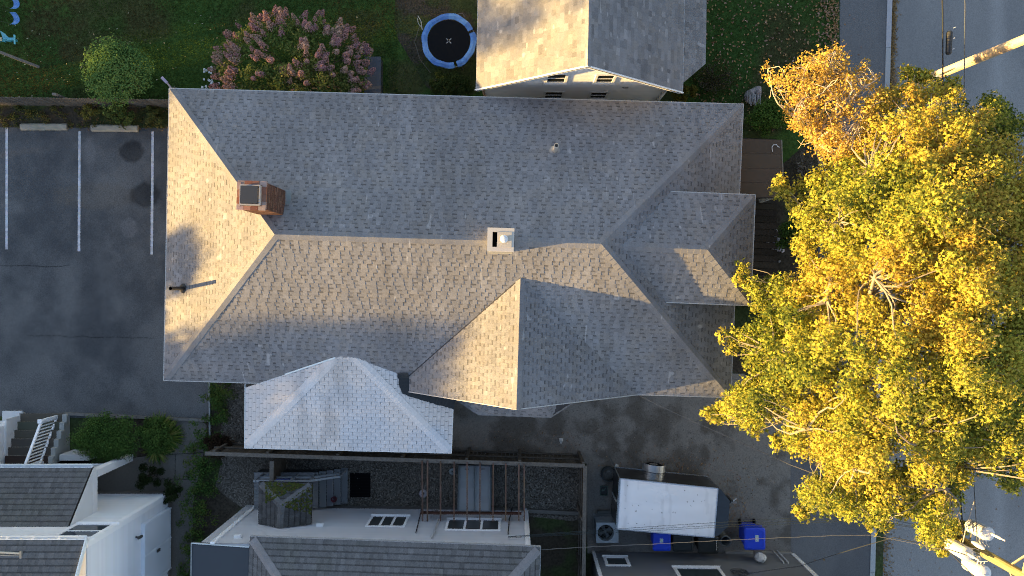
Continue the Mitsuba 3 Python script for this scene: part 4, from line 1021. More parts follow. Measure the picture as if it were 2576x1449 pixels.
obj('dried_wreath', m, 'mat_matt', label='small brown bunch of dried stems at the head of the white railing', cat='dried plant')

# ------------------------------------------------------------------ the grey garage wall at the driveway
GA = thing('garage', 'dark grey sided building with white corner trim, below the trailer', 'garage')
ay0, ay1, ax0, ax1 = P(1488, 1386)[1], P(1990, 1392)[1], P(1488, 1386)[0], P(1994, 1390)[0]
m = MB().prism([(ax0, ay0 - .02), (ax1, ay1 - .02), (ax1, ay1 - 6), (ax0, ay0 - 6)], 0, 4.6, (.10, .105, .11)); obj('wall', m, 'mat_paint', GA)
m = MB(); siding(m, (ax1, ay1), (ax0, ay0), .16, 4.6, .10, (.125, .132, .142)); siding(m, (ax1, ay1 - 6), (ax1, ay1), .16, 4.6, .10, (.12, .126, .135)); obj('siding', m, 'mat_paint', GA)
m = MB()
for x, y, s in ((ax0, ay0, 1), (ax1, ay1, -1)): obj('corner_board', MB().box((-.01 if s > 0 else -.11, -.02, .1), (.11 if s > 0 else .03, .045, 4.6), (.60, .61, .62), at=(x, y, 0)), 'mat_paint', GA)
m = MB().prism([P(1822, 1384)[:2], P(1990, 1388)[:2], P(1992, 1400)[:2], P(1822, 1397)[:2]], 0, .15, (.25, .245, .235)); obj('footing', m, 'mat_matt', GA)
LG = ax1 - ax0; dG = unit([ax0 - ax1, ay0 - ay1, 0])
def hg(u, v):
    t = .5
    for _ in range(6):
        yw = ay1 + (ay0 - ay1) * t; z = H + yw * SC / (v - 724.5); t = (ax1 - P(u, v, z)[0]) / LG
    return t * LG, z
for u0, v0, u1, v1, lb in ((1524, 1425, 1578, 1403, 'small window with white trim'), (1716, 1470, 1810, 1430, 'larger window with white trim, cut by the picture edge')):
    s1, z1 = hg(u0, v0); s0, z0 = hg(u1, v1)
    window(GA, (ax1, ay1, 0), dG, min(s0, s1), max(s0, s1), z0, z1, 1, frame=.11, col=(.62, .63, .64), glass=(.03, .04, .045), label=lb, proud=.05)
m = MB()
for u in (1944, 1955):
    p = P(u, 1387); q = np.array([p[0], ay1 + .08, 1.1]); m.tube([[p[0], p[1] + .03, 0], [p[0], ay1 + .10, .2], q, q + [0, -.08, .05]], .024, 8, (.38, .39, .40))
obj('gas_pipe', m, 'mat_paint', GA)
s, z = hg(1858, 1440)
m = MB().tube([np.array([ax1, ay1 + .06, 0]) + dG * s + [math.cos(t) * .28, 0, 1.9 + math.sin(t) * .22 + .01 * i] for i, t in enumerate(np.linspace(0, 6 * math.pi, 40))], .014, 6, (.02, .025, .03)); obj('cable_coil', m, 'mat_paint', GA)
# ------------------------------------------------------------------ leaves
def frames(nr):
    n = nr / np.linalg.norm(nr, axis=1, keepdims=True)
    a = rng.normal(size=n.shape); a -= n * (a * n).sum(1, keepdims=True); a /= np.linalg.norm(a, axis=1, keepdims=True)
    return n, a, np.cross(n, a)
SHAPES = {
    'maple': (np.array([(0, 0, 0), (-.52, .40, -.10), (-.15, .52, .02), (0, 1.0, -.12), (.15, .52, .02), (.52, .40, -.10)]), np.array([(0, 2, 1), (0, 3, 2), (0, 4, 3), (0, 5, 4)])),
    'oval': (np.array([(0, 0, 0), (-.30, .5, .06), (0, 1, -.05), (.30, .5, .06)]), np.array([(0, 2, 1), (0, 3, 2)])),
    'strap': (np.array([(-.05, 0, 0), (.05, 0, 0), (.06, .5, .22), (-.06, .5, .22), (0, 1, .02)]), np.array([(0, 1, 2), (0, 2, 3), (3, 2, 4)])),
    'blade': (np.array([(-.06, 0, 0), (.06, 0, 0), (0, 1, .0)]), np.array([(0, 1, 2)])),
}
def leaves(mb, pos, nrm, size, col, shape='oval'):
    v, f = SHAPES[shape]; n = len(pos)
    N, A, B = frames(np.asarray(nrm, float)); s = np.broadcast_to(size, (n,))[:, None, None]
    V = np.asarray(pos)[:, None] + s * (v[None, :, :1] * A[:, None] + (v[None, :, 1:2] - .45) * B[:, None] + v[None, :, 2:] * N[:, None])
    F = (f[None] + (np.arange(n) * len(v))[:, None, None]).reshape(-1, 3)
    c = np.repeat(np.asarray(col), len(v), axis=0)
    mb.add(V.reshape(-1, 3), F, c)

def mixcol(t, *cols):
    cols = np.array(cols, float); x = np.clip(t, 0, .9999) * (len(cols) - 1); i = x.astype(int); k = (x - i)[:, None]
    return cols[i] * (1 - k) + cols[i + 1] * k

def clump(mb, c, r, n, size, pal, shape='oval', flat=.75, up=.6, tone=None):
    d = rng.normal(size=(n, 3)); d /= np.linalg.norm(d, axis=1, keepdims=True)
    rad = r * rng.random(n)**.5 * rng.choice([1, 1, 1, 1.25], n)
    p = np.asarray(c) + d * rad[:, None] * [1, 1, flat]
    nr = d * .7 + rng.normal(size=(n, 3)) * .55 + [0, 0, up]
    t = (meshkit.fbm(p * .8, 3) - .5) * .9 + .5 + rng.normal(size=n) * .16 if tone is None else tone + rng.normal(size=n) * .16
    col = mixcol(t, *pal) * rng.uniform(.75, 1.2, (n, 1))
    leaves(mb, p, nr, size * rng.uniform(.7, 1.25, n), col, shape)

BARK = (.20, .175, .145)
def limb(mb, a, b, r0, r1, col=BARK, n=7, bend=.12, sides=7):
    a, b = np.asarray(a, float), np.asarray(b, float); L = np.linalg.norm(b - a); k = rng.normal(size=3) * L * bend * .5
    k2 = rng.normal(size=3) * L * bend * .25
    t = np.linspace(0, 1, n)[:, None]
    p = a + (b - a) * t + k * np.sin(np.pi * t) + k2 * np.sin(2 * np.pi * t)
    mb.tube(p, np.linspace(r0, r1, n), sides, jit(col, .15)); return p

def shrub(name, label, c, rx, ry, h, n, size, pal, cat='shrub', group=None, shape='oval', stems=9, tone=None, lobes=14, stemcol=(.075, .06, .045)):
    k = thing(name, label, cat, group); m = MB()
    for i in range(stems):
        a = rng.uniform(0, 2 * math.pi); e = np.array([c[0] + rx * .7 * math.cos(a), c[1] + ry * .7 * math.sin(a), h * rng.uniform(.55, .85)])
        limb(m, [c[0], c[1], 0], e, .022, .007, stemcol, 6, .2, 5)
    obj('stem', m, 'mat_matt', k)
    m = MB()
    for i in range(lobes):
        a = i * 2.399; q = math.sqrt((i + .5) / lobes)
        p = [c[0] + rx * .78 * q * math.cos(a) + rng.normal() * .06, c[1] + ry * .78 * q * math.sin(a) + rng.normal() * .06, h * (.45 + .42 * math.sqrt(max(0, 1 - q * q * .9))) + rng.normal() * .06]
        clump(m, p, min(rx, ry) * rng.uniform(.28, .42), n // lobes, size, pal, shape, .8, .7, tone)
    obj('foliage', m, 'mat_leaf', k, kind='stuff'); return k

# ------------------------------------------------------------------ the big yellow maple over the street
MAPLE = [(2150, 345), (2190, 240), (2255, 222), (2320, 215), (2385, 200), (2430, 255), (2490, 235), (2590, 310), (2720, 420), (2760, 700), (2720, 1010), (2640, 1220), (2555, 1235), (2480, 1200), (2420, 1215), (2412, 1320), (2370, 1385), (2322, 1372), (2298, 1285),
         (2215, 1325), (2110, 1300), (2022, 1280), (2005, 1240), (2050, 1190), (1985, 1145), (1960, 1055), (1880, 1075), (1803, 1035), (1840, 970), (1885, 930), (1842, 855), (1905, 800), (1888, 745), (1865, 690), (1950, 700), (2010, 650), (1975, 570), (2015, 510), (1985, 470), (2075, 415)]
mp = Polygon(MAPLE)
def mz(u, v):
    d = mp.exterior.distance(Point(u, v)) if mp.contains(Point(u, v)) else 0
    return 5.0 + 3.3 * min(1, d / 280)**.6 + 2.3 * min(1, max(0, (u - 1850) / 800))
TRUNK = np.array([12.55, -.85, 0.0])
K = thing('maple_tree', 'large maple in yellow autumn leaf leaning over sidewalk and street', 'tree')
tm = MB(); bm_ = MB(); lm = MB()
fork = TRUNK + [.25, -.25, 3.1]
tm.tube([TRUNK + [0, 0, -.2], TRUNK + [.02, 0, .35], TRUNK + [.1, -.1, 1.6], fork], [.46, .34, .29, .27], 12, BARK)
obj('trunk', tm, 'mat_matt', K)
limbs = []
for u, v, z in ((2000, 900, 7.0), (2030, 1080, 7.6), (2150, 1180, 8.2), (2290, 1100, 8.8), (2330, 800, 8.6), (2460, 900, 8.3), (2480, 650, 8.2), (2330, 480, 8.4), (2190, 430, 7.8), (2110, 560, 7.6), (2200, 700, 9.0), (2380, 1230, 7.6), (2080, 750, 8.0)):
    e = P(u, v, z); q = limb(bm_, fork + rng.normal(size=3) * .05, e, .17, .04, BARK, 10, .16, 8); limbs.append(q[3:])
LP = np.vstack(limbs)
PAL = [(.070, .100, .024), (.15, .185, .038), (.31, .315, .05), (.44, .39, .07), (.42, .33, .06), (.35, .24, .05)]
holes = [(2215, 735, 55, 20), (2265, 792, 55, 20), (2555, 505, 22, 22), (2485, 790, 30, 34), (2560, 640, 26, 30), (2120, 1005, 20, 20), (2210, 945, 30, 18)]
cnt = 0; tries = 0; cl_c = []
while cnt < 760 and tries < 90000:
    tries += 1
    u, v = rng.uniform(1780, 2780), rng.uniform(190, 1400); pt = Point(u, v)
    if not mp.contains(pt): continue
    de = mp.exterior.distance(pt)
    if de < 9: continue
    if meshkit.noise(np.array([u * .019, v * .019, 4.4])) > .80: continue
    if any(((u - a) / (b2 + 8))**2 + ((v - b) / (c2 + 8))**2 < 1 for a, b, b2, c2 in holes): continue
    lay_ = rng.random()
    z = mz(u, v) - (lay_ < .38) * rng.uniform(.8, 2.2) + rng.normal() * .35
    c = P(u, v, max(3.6, z)); rr = min(rng.uniform(.26, .64), .19 + de * .009)
    # spread the clumps out
    if cl_c and lay_ >= .38:
        dd = np.linalg.norm(np.array(cl_c)[:, :3] - c, axis=1).min()
        if dd < .34: continue
    cl_c.append(c); cnt += 1
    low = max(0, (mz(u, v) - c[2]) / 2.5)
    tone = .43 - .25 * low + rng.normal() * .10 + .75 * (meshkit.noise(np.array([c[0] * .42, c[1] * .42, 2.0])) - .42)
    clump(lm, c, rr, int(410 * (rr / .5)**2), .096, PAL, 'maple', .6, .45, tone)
    j = np.argmin(np.linalg.norm(LP - c, axis=1)); limb(bm_, LP[j], c, .035, .008, BARK, 6, .2, 5)
    for _ in range(2):
        d = rng.normal(size=3); d[2] = abs(d[2]) * .5; limb(bm_, c, c + unit(d) * rr * 1.05, .008, .003, BARK, 4, .2, 4)
for u, v in ((1868, 690), (1835, 860), (1845, 870), (1806, 1035), (1812, 1030), (1980, 470), (2000, 500), (2018, 1280), (2410, 1330), (2370, 1380), (2255, 240), (2298, 190), (2320, 205), (2400, 215), (2560, 1228), (2420, 1215), (2290, 1285), (1880, 1070), (2220, 1322), (1965, 1100)):
    for k in range(3):                    # outer sprays that break the outline
        c = P(u + rng.normal() * 14, v + rng.normal() * 14, 5.4); clump(lm, c, .26, 60, .14, PAL, 'maple', .5, .5, .5)
        j = np.argmin(np.linalg.norm(LP - c, axis=1)); limb(bm_, c, c + unit(LP[j] - c) * .9, .006, .015, BARK, 4, .2, 4)
# bare pale branches that show in the gaps
for a, b, r_ in (((2120, 700, 6.0), (2250, 800, 7.6), .07), ((2250, 800, 7.6), (2340, 770, 8.2), .045), ((2270, 790, 7.7), (2345, 830, 8.0), .035), ((2200, 760, 7.2), (2300, 850, 7.8), .04), ((2100, 1040, 7.4), (2200, 960, 7.9), .03), ((2200, 720, 7.0), (2290, 740, 8.0), .03), ((2060, 720, 4.6), (2106, 900, 6.6), .12)):
    limb(bm_, P(*a), P(*b), r_, r_ * .5, (.36, .31, .25), 7, .10, 7)
obj('branches', bm_, 'mat_matt', K, kind='stuff'); obj('crown', lm, 'mat_leaf', K, kind='stuff')

# the thin orange tree beside it
K = thing('orange_tree', 'thin tree with sparse curled orange leaves, at the sidewalk corner of the yard', 'tree')
tm = MB(); bm_ = MB(); lm = MB(); tb = np.array([12.0, 3.85, 0]); fk = P(2052, 352, 5.0)
tm.tube([tb + [0, 0, -.1], tb * .6 + fk * .4 + [.0, .05, 0], fk], [.13, .10, .075], 9, (.34, .29, .24)); obj('trunk', tm, 'mat_matt', K)
OP = [(.28, .17, .05), (.46, .30, .07), (.52, .38, .09), (.42, .25, .06)]
OR = Polygon([(1922, 168), (1955, 190), (2015, 150), (2060, 125), (2120, 118), (2135, 180), (2175, 160), (2215, 195), (2235, 250), (2215, 330), (2150, 390), (2080, 410), (2000, 345), (1990, 300), (1960, 260), (1940, 215)])
ends = []
for u, v, z in ((1930, 172, 6.2), (1960, 225, 6.0), (2040, 150, 6.8), (2100, 130, 7.2), (2130, 200, 7.4), (2205, 200, 7.2), (2205, 260, 7.0), (2160, 310, 6.8), (2020, 250, 6.6), (2080, 220, 7.3), (2010, 320, 5.8), (2080, 350, 6.0), (2130, 340, 6.2)):
    e = P(u, v, z); q = limb(bm_, fk, e, .05, .012, (.40, .34, .28), 9, .18, 6); ends.append(q[3:])
    for _ in range(5):
        s = q[rng.integers(3, 9)]; d = unit(rng.normal(size=3) + [0, 0, .3]); limb(bm_, s, s + d * rng.uniform(.3, .7), .012, .004, (.42, .36, .30), 5, .25, 4)
LP2 = np.vstack(ends); n_ = 0
while n_ < 300:
    u, v = rng.uniform(1915, 2240), rng.uniform(112, 410)
    if not OR.contains(Point(u, v)): continue
    q = meshkit.noise(np.array([u * .022, v * .022, 6.1]))
    if q < .30 and OR.exterior.distance(Point(u, v)) > 18: continue
    c = P(u, v, 5.5 + rng.uniform(0, 1.7)); clump(lm, c, rng.uniform(.14, .30), 30, .085, OP, 'oval', .8, .3, None); n_ += 1
    j = np.argmin(np.linalg.norm(LP2 - c, axis=1)); limb(bm_, LP2[j], c, .010, .003, (.42, .36, .30), 5, .2, 4)
obj('branches', bm_, 'mat_matt', K, kind='stuff'); obj('crown', lm, 'mat_leaf', K, kind='stuff')

# ------------------------------------------------------------------ hydrangea, shrubs, plants
GP = [(.030, .052, .014), (.050, .085, .020), (.085, .115, .028), (.12, .13, .035)]
HY = thing('hydrangea_bush', 'large hydrangea with faded pink flower cones, behind the long roof', 'bush')
hc = P(735, 175, 0); hc = np.array([hc[0] * .93, hc[1] * .93, 0]); m = MB()
for i in range(22):
    a = rng.uniform(0, 2 * math.pi); limb(m, hc + [.2 * math.cos(a), .2 * math.sin(a), 0], hc + [2.2 * math.cos(a), 1.6 * math.sin(a), rng.uniform(1.2, 2.0)], .03, .009, (.12, .09, .07), 7, .2, 5)
obj('stem', m, 'mat_matt', HY)
def hyp(u, v):
    x = (u - 735) / 195.0; y = (v - 185) / 150.0; return x * x + y * y
m = MB(); 
for i in range(150):
    while True:
        u, v = rng.uniform(545, 925), rng.uniform(45, 300)
        if hyp(u, v) < .92: break
    z = 1.0 + 1.25 * math.sqrt(max(0, 1 - hyp(u, v))) + rng.normal() * .1
    clump(m, P(u, v, z - rng.uniform(-.12, .25)), .27, 80, .105, [(.045, .08, .025), (.09, .14, .038), (.16, .18, .05), (.24, .19, .07)], 'oval', .7, .8)
obj('foliage', m, 'mat_leaf', HY, kind='stuff')
variants = []
for k in range(4):                        # a cone of many small florets
    m = MB(); n = 150; t = rng.random(n)**.8; r_ = .095 * (1 - t)**.6 + .012; a = rng.uniform(0, 2 * math.pi, n)
    p = np.c_[r_ * np.cos(a), r_ * np.sin(a), t * .27]; nr = np.c_[np.cos(a), np.sin(a), .3 + t] + rng.normal(size=(n, 3)) * .4
    base = [(.34, .195, .18), (.37, .225, .20), (.32, .18, .19), (.36, .24, .19)][k]
    leaves(m, p, nr, .048 * rng.uniform(.7, 1.2, n), np.array(base) * rng.uniform(.65, 1.35, (n, 1)), 'oval'); m.tube([(0, 0, -.12), (0, 0, .24)], [.008, .004], 4, (.12, .09, .06)); variants.append(m)
first = {}
i = 0
while i < 190:
    u, v = rng.uniform(540, 930), rng.uniform(35, 262)
    h = hyp(u, v)
    if h > 1.04 or (h < .5 and rng.random() < .68) or (v > 190 and 600 < u < 880 and rng.random() < .7): continue
    z = 1.1 + 1.25 * math.sqrt(max(0, 1 - min(1, h))); p = P(u, v, z)
    o = unit(np.array([(u - 735) / 195, -(v - 185) / 150, 0]) * math.sqrt(h) + rng.normal(size=3) * .25 + [0, 0, .55])
    rot = trimesh.geometry.align_vectors([0, 0, 1], o); rot[:3, :3] *= rng.uniform(.85, 1.4); rot[:3, 3] = p
    k = i % 4; M_ = mi.ScalarTransform4f(rot.tolist())
    if k not in first: first[k] = obj('flower_cluster', variants[k], 'mat_petal', HY); scene[first[k]]['to_world'] = M_
    else: again('flower_cluster', HY, first[k], M_)
    i += 1
K = thing('white_flower_plant', 'small plant with white blossoms beside the hydrangea', 'flower'); m = MB(); c = P(532, 200, .35)
for i in range(14): clump(m, P(rng.uniform(512, 552), rng.uniform(172, 226), .35), .14, 36, .08, GP, 'oval', .7, .8)
obj('foliage', m, 'mat_leaf', K, kind='stuff'); m = MB()
for i in range(22):
    p = P(rng.uniform(508, 556), rng.uniform(168, 224), rng.uniform(.5, .65)); n = 9; a = np.arange(n) * 2 * np.pi / n
    leaves(m, p + np.c_[np.cos(a), np.sin(a), np.zeros(n)] * .028, np.c_[np.cos(a) * .4, np.sin(a) * .4, np.ones(n)], .05, np.tile([.62, .65, .68], (n, 1)), 'oval')
obj('blossom', m, 'mat_petal', K, kind='stuff')
shrub('round_shrub', 'round green shrub on the lawn, hanging over the wooden fence', P(300, 185) * .96, 1.30, 1.25, 2.0, 9500, .085, [(.055, .12, .04), (.095, .18, .055), (.14, .22, .065), (.17, .23, .07)], lobes=30)
c = P(325, 265); shrub('trailing_shrub', 'shrub trailing over the second wheel stop', P(320, 292), .62, .38, .75, 2600, .08, [(.050, .085, .028), (.085, .125, .036), (.14, .15, .05)], lobes=12)
shrub('yellow_shrub', 'low yellowish shrub in the planting strip before the fence', P(242, 282), .42, .30, .6, 1500, .075, [(.08, .10, .03), (.15, .15, .04), (.18, .16, .05)], lobes=9)
shrub('corner_shrub', 'small shrub in the planting strip beside the house wall', P(395, 296), .40, .3, .5, 1200, .075, [(.07, .09, .03), (.10, .12, .04), (.14, .13, .05)], lobes=8)
shrub('boxwood_shrub', 'dense dark green clipped shrub beside the entry stairs', P(262, 1104) * .965, 1.42, .92, 1.35, 14000, .065, [(.030, .068, .02), (.06, .12, .03), (.10, .165, .04), (.13, .18, .05)], lobes=40)
shrub('leafy_shrub', 'looser green shrub between the clipped shrub and the strap leaved plant', P(385, 1098) * .975, .62, .78, .95, 5200, .085, [(.035, .07, .02), (.07, .125, .03), (.11, .16, .04)], lobes=18)
K = thing('strap_leaf_plant', 'arching clump of long strap leaves at the end of the shrubs', 'plant'); m = MB()
for c, n in ((P(428, 1095), 330), (P(410, 1075), 160), (P(405, 1125), 150)):
    a = rng.uniform(0, 2 * math.pi, n); t = rng.uniform(.15, .75, n); L = rng.uniform(.4, .68, n)
    for i in range(n):
        d = np.array([math.cos(a[i]), math.sin(a[i]), 0]); s = np.array([-d[1], d[0], 0]); el = rng.uniform(.3, 1.2); w = .020
        q = [c + d * .03, c + d * L[i] * .45 * math.cos(el) + [0, 0, L[i] * .6 * math.sin(el) + .1], c + d * L[i] * .85 * math.cos(el * .6) + [0, 0, L[i] * .75 * math.sin(el)], c + d * L[i] * 1.15 * math.cos(el * .4) + [0, 0, L[i] * .5 * math.sin(el)]]
        col = jit(((.08, .14, .03), (.14, .19, .04), (.22, .23, .07), (.05, .10, .022))[i % 4], .2)
        m.add([q[0] - s * w * .5, q[0] + s * w * .5, q[1] + s * w, q[1] - s * w, q[2] + s * w * .8, q[2] - s * w * .8, q[3]], [[0, 1, 2], [0, 2, 3], [3, 2, 4], [3, 4, 5], [5, 4, 6]], col)
obj('foliage', m, 'mat_leaf', K, kind='stuff')
m = MB()                                  # ivy and weeds along the strip left of the gravel
for i in range(150):
    v = rng.uniform(960, 1460); u = (548 if v < 1060 else 512 - (v - 1060) * .07) + rng.normal() * (14 if v < 1060 else 22); clump(m, P(u, v, rng.uniform(.1, .55)), .2, 46, .08, [(.028, .065, .02), (.055, .115, .03), (.10, .14, .035), (.14, .14, .04)], 'oval', .5, .8)
obj('ivy', m, 'mat_leaf', kind='stuff', label='ivy and weeds spilling over the edge of the concrete path', cat='ivy')
shrub('barberry_bush', 'dark reddish brown bush at the corner of the long fence', P(565, 1112), .58, .5, .8, 2600, .07, [(.022, .016, .012), (.040, .026, .018), (.05, .05, .02)], lobes=12)
shrub('path_bush', 'small dark bush at the corner of the white house', P(445, 1232), .42, .42, .7, 1500, .07, [(.014, .026, .010), (.026, .042, .014), (.04, .04, .02)], lobes=9)
shrub('shade_bush', 'dark bush in the shade under the white porch beam', P(390, 1190) , .55, .45, .8, 2000, .07, [(.012, .020, .008), (.022, .034, .012), (.035, .035, .018)], lobes=9)
shrub('trampoline_bush', 'dark bush between trampoline and long roof', P(1130, 218) * .98, .95, .55, .9, 4200, .08, [(.018, .034, .012), (.036, .056, .018), (.07, .075, .022)], lobes=16)
shrub('cape_corner_bush', 'yellow green bush at the street corner of the white gable wall', P(1712, 246), .55, .35, .9, 1700, .08, [(.04, .05, .015), (.09, .085, .02), (.15, .115, .025)], lobes=9)
shrub('yard_bush', 'bright green bush beside the long roof corner', P(1928, 300) * .985, .82, .72, 1.15, 4400, .08, [(.035, .08, .02), (.08, .145, .03), (.13, .19, .045)], lobes=18)
shrub('bramble_bush', 'sprawling thin stemmed bramble beside the weathered stump', P(1790, 205), .95, .75, .8, 1500, .06, [(.03, .035, .014), (.045, .05, .018), (.06, .05, .03)], lobes=18, stems=60, stemcol=(.10, .085, .065))
shrub('porch_bush', 'green bush at the end of the porch floor, half under the maple', P(1985, 595) * .98, .60, .75, 1.2, 3000, .085, [(.03, .065, .02), (.06, .11, .03), (.10, .15, .04)], lobes=14)
shrub('bare_twig_bush', 'nearly leafless grey twig bush behind the brown porch roof', P(2020, 420), .75, .8, 1.1, 700, .06, [(.05, .05, .03), (.09, .08, .05), (.12, .09, .05)], lobes=14, stems=46, stemcol=(.20, .18, .16))
m = MB()
for i in range(75):
    u, v = rng.uniform(-10, 425), rng.uniform(264, 318); clump(m, P(u, v, rng.uniform(.04, .22)), rng.uniform(.1, .22), 34, .07, [(.04, .055, .02), (.07, .09, .03), (.11, .11, .04), (.12, .085, .045)], 'oval', .5, .8)
obj('bed_weeds', m, 'mat_leaf', kind='stuff', label='weeds growing in the mulched planting strip along the fence', cat='weeds')
m = MB()                                  # stump of weathered wood
c = P(1893, 244, 0); an = np.linspace(0, 2 * np.pi, 15)[:-1]; rr = np.array([.30, .34, .38, .33, .26, .28, .36, .40, .35, .27, .24, .28, .31, .29])
lv = [np.c_[c[0] + rr * k * np.cos(an) * .8, c[1] + rr * k * np.sin(an) * 1.1, np.full(14, z) + rng.normal(size=14) * .03] for k, z in ((1.08, 0), (.98, .25), (.85, .42), (.45, .46), (.05, .42))]
V = np.vstack(lv); F = [[a * 14 + j, a * 14 + (j + 1) % 14, (a + 1) * 14 + (j + 1) % 14, (a + 1) * 14 + j] for a in range(4) for j in range(14)]
m.add(V, F, np.array([jit((.22, .21, .20), .35) for _ in range(len(V))])); 
for i in range(9): a = P(1880 + i * 4, 228 + (i % 3) * 5, .45); m.bar(a, a + [.02, -.42, .0], .025, .03, jit((.27, .26, .25), .3))
obj('stump', m, 'mat_matt', label='weathered grey stump beside the bright green bush', cat='stump')
m = MB()                                  # pale rubble at the porch end
for i in range(26):
    p = P(1958 + rng.normal() * 16, 625 + rng.normal() * 22, .03); r_ = rng.uniform(.03, .09); b = trimesh.creation.icosphere(1, r_); v = b.vertices * [1, 1, .6] * (1 + rng.normal(size=(len(b.vertices), 1)) * .12) + p; m.add(v, b.faces, jit((.30, .30, .31), .35))
obj('rubble', m, 'mat_matt', kind='stuff', label='pale stones lying at the end of the porch floor', cat='stones')

# grass, fallen leaves and gravel stones
m = MB(); n = 64000; u = rng.uniform(-60, 1215, n); v = rng.uniform(-40, 250, n); keep = ~((u > 1000) & (rng.random(n) < .75)); u, v = u[keep], v[keep]
p = np.c_[(u - 1288) * H / SC, (724.5 - v) * H / SC, np.full(len(u), .03)]; n = len(p)
t = meshkit.fbm(p * .45, 4) - np.clip((-13.5 - p[:, 0]) * .035, 0, .2) + rng.normal(size=n) * .05; col = mixcol((t - .3) * 2.2, (.055, .045, .022), (.032, .060, .016), (.050, .098, .022), (.075, .12, .03)) * rng.uniform(.6, 1.35, (n, 1))
leaves(m, p, rng.normal(size=(n, 3)) * .9 + [0, 0, .9], rng.uniform(.07, .14, n), col, 'blade'); obj('lawn_grass', m, 'mat_leaf', kind='stuff', label='grass blades of the shaded lawn', cat='grass')
m = MB(); n = 22000; u = rng.uniform(1735, 2112, n); v = rng.uniform(-40, 330, n); p = np.c_[(u - 1288) * H / SC, (724.5 - v) * H / SC, np.full(n, .03)]
t = meshkit.fbm(p * .6, 4); col = mixcol((t - .3) * 2.2, (.060, .045, .026), (.040, .058, .018), (.055, .085, .02)) * rng.uniform(.6, 1.35, (n, 1))
leaves(m, p, rng.normal(size=(n, 3)) * .9 + [0, 0, .9], rng.uniform(.06, .12, n), col, 'blade'); obj('yard_grass', m, 'mat_leaf', kind='stuff', label='grass blades of the leaf strewn yard beside the sidewalk', cat='grass')
m = MB()
def scatter(n, fu, size, pal, z=.02):
    q = [fu() for _ in range(n)]; p = np.array([P(a, b, 0) + [0, 0, z if np.isscalar(z) else z()] for a, b in q]); 
    leaves(m, p, rng.normal(size=(n, 3)) * .35 + [0, 0, 1], size * rng.uniform(.6, 1.3, n), mixcol(rng.random(n), *pal) * rng.uniform(.6, 1.3, (n, 1)), 'oval')
BR_ = [(.16, .085, .045), (.24, .13, .06), (.30, .19, .09), (.32, .20, .16), (.13, .08, .05)]
scatter(900, lambda: (rng.uniform(1745, 2105), rng.uniform(0, 330)), .095, BR_, .06)
scatter(900, lambda: (2108 - abs(rng.normal()) * 26, rng.uniform(-20, 420)), .10, BR_, .06)
scatter(60, lambda: (rng.uniform(2000, 2190), rng.uniform(0, 1449)), .10, BR_, .025)
scatter(700, lambda: (rng.uniform(1480, 1985), rng.uniform(1010, 1380)), .05, [(.06, .05, .04), (.15, .12, .09), (.25, .22, .18)], .015)
scatter(420, lambda: (1690 + rng.normal() * 90, 1175 + rng.normal() * 22), .06, BR_, .02); scatter(260, lambda: (1845 + rng.normal() * 20, 1290 + rng.normal() * 40), .06, BR_, .02)
scatter(240, lambda: (rng.uniform(200, 430), rng.uniform(255, 330)), .06, BR_[:2], .03); scatter(160, lambda: (rng.uniform(0, 900), rng.uniform(30, 250)), .06, [(.30, .30, .24), (.22, .18, .10)], .07)
scatter(200, lambda: (rng.uniform(1150, 1470), rng.uniform(1085, 1150)), .05, BR_, .02)
obj('fallen_leaves', m, 'mat_matt', kind='stuff', label='fallen brown and tan leaves scattered over yards and driveway', cat='leaves')
m = MB()
def gut(): v = rng.uniform(-30, 1460); return curb_u(v) + 17 + abs(rng.normal()) * (6 + v * .008), v
scatter(7000, gut, .075, [(.14, .09, .045), (.22, .14, .065), (.28, .18, .08), (.12, .09, .05)], lambda: -.115 + rng.random() * .03)
scatter(70, lambda: (rng.uniform(2210, 2570), rng.uniform(1200, 1449)), .07, BR_, -.12)
obj('gutter_leaves', m, 'mat_matt', kind='stuff', label='band of brown leaves lying in the gutter along the curb', cat='leaves')
m = MB(); b = trimesh.creation.icosahedron(); n = 9000; pp = []
while len(pp) < n:
    u, v = rng.uniform(556, 1460), rng.uniform(960, 1300)
    if (v < 1140 and 556 < u < 612) or (v > 1165 and u > 690 + (v - 1165) * -.3): pp.append(P(u, v))
pp = np.array(pp); r_ = rng.uniform(.012, .034, n); V = b.vertices[None] * [1, 1, .6] * r_[:, None, None]; V = V * (1 + rng.normal(size=(n, 12, 1)) * .15) + pp[:, None] + [0, 0, .012]
cc_ = mixcol(rng.random(n), (.035, .030, .026), (.085, .075, .06), (.16, .15, .13), (.24, .225, .20)) * rng.uniform(.7, 1.2, (n, 1))
m.add(V.reshape(-1, 3), (b.faces[None] + (np.arange(n) * 12)[:, None, None]).reshape(-1, 3), np.repeat(cc_, 12, axis=0)); obj('gravel_stones', m, 'mat_matt', kind='stuff', label='loose brown gravel stones of the strip beside the grey house', cat='gravel')

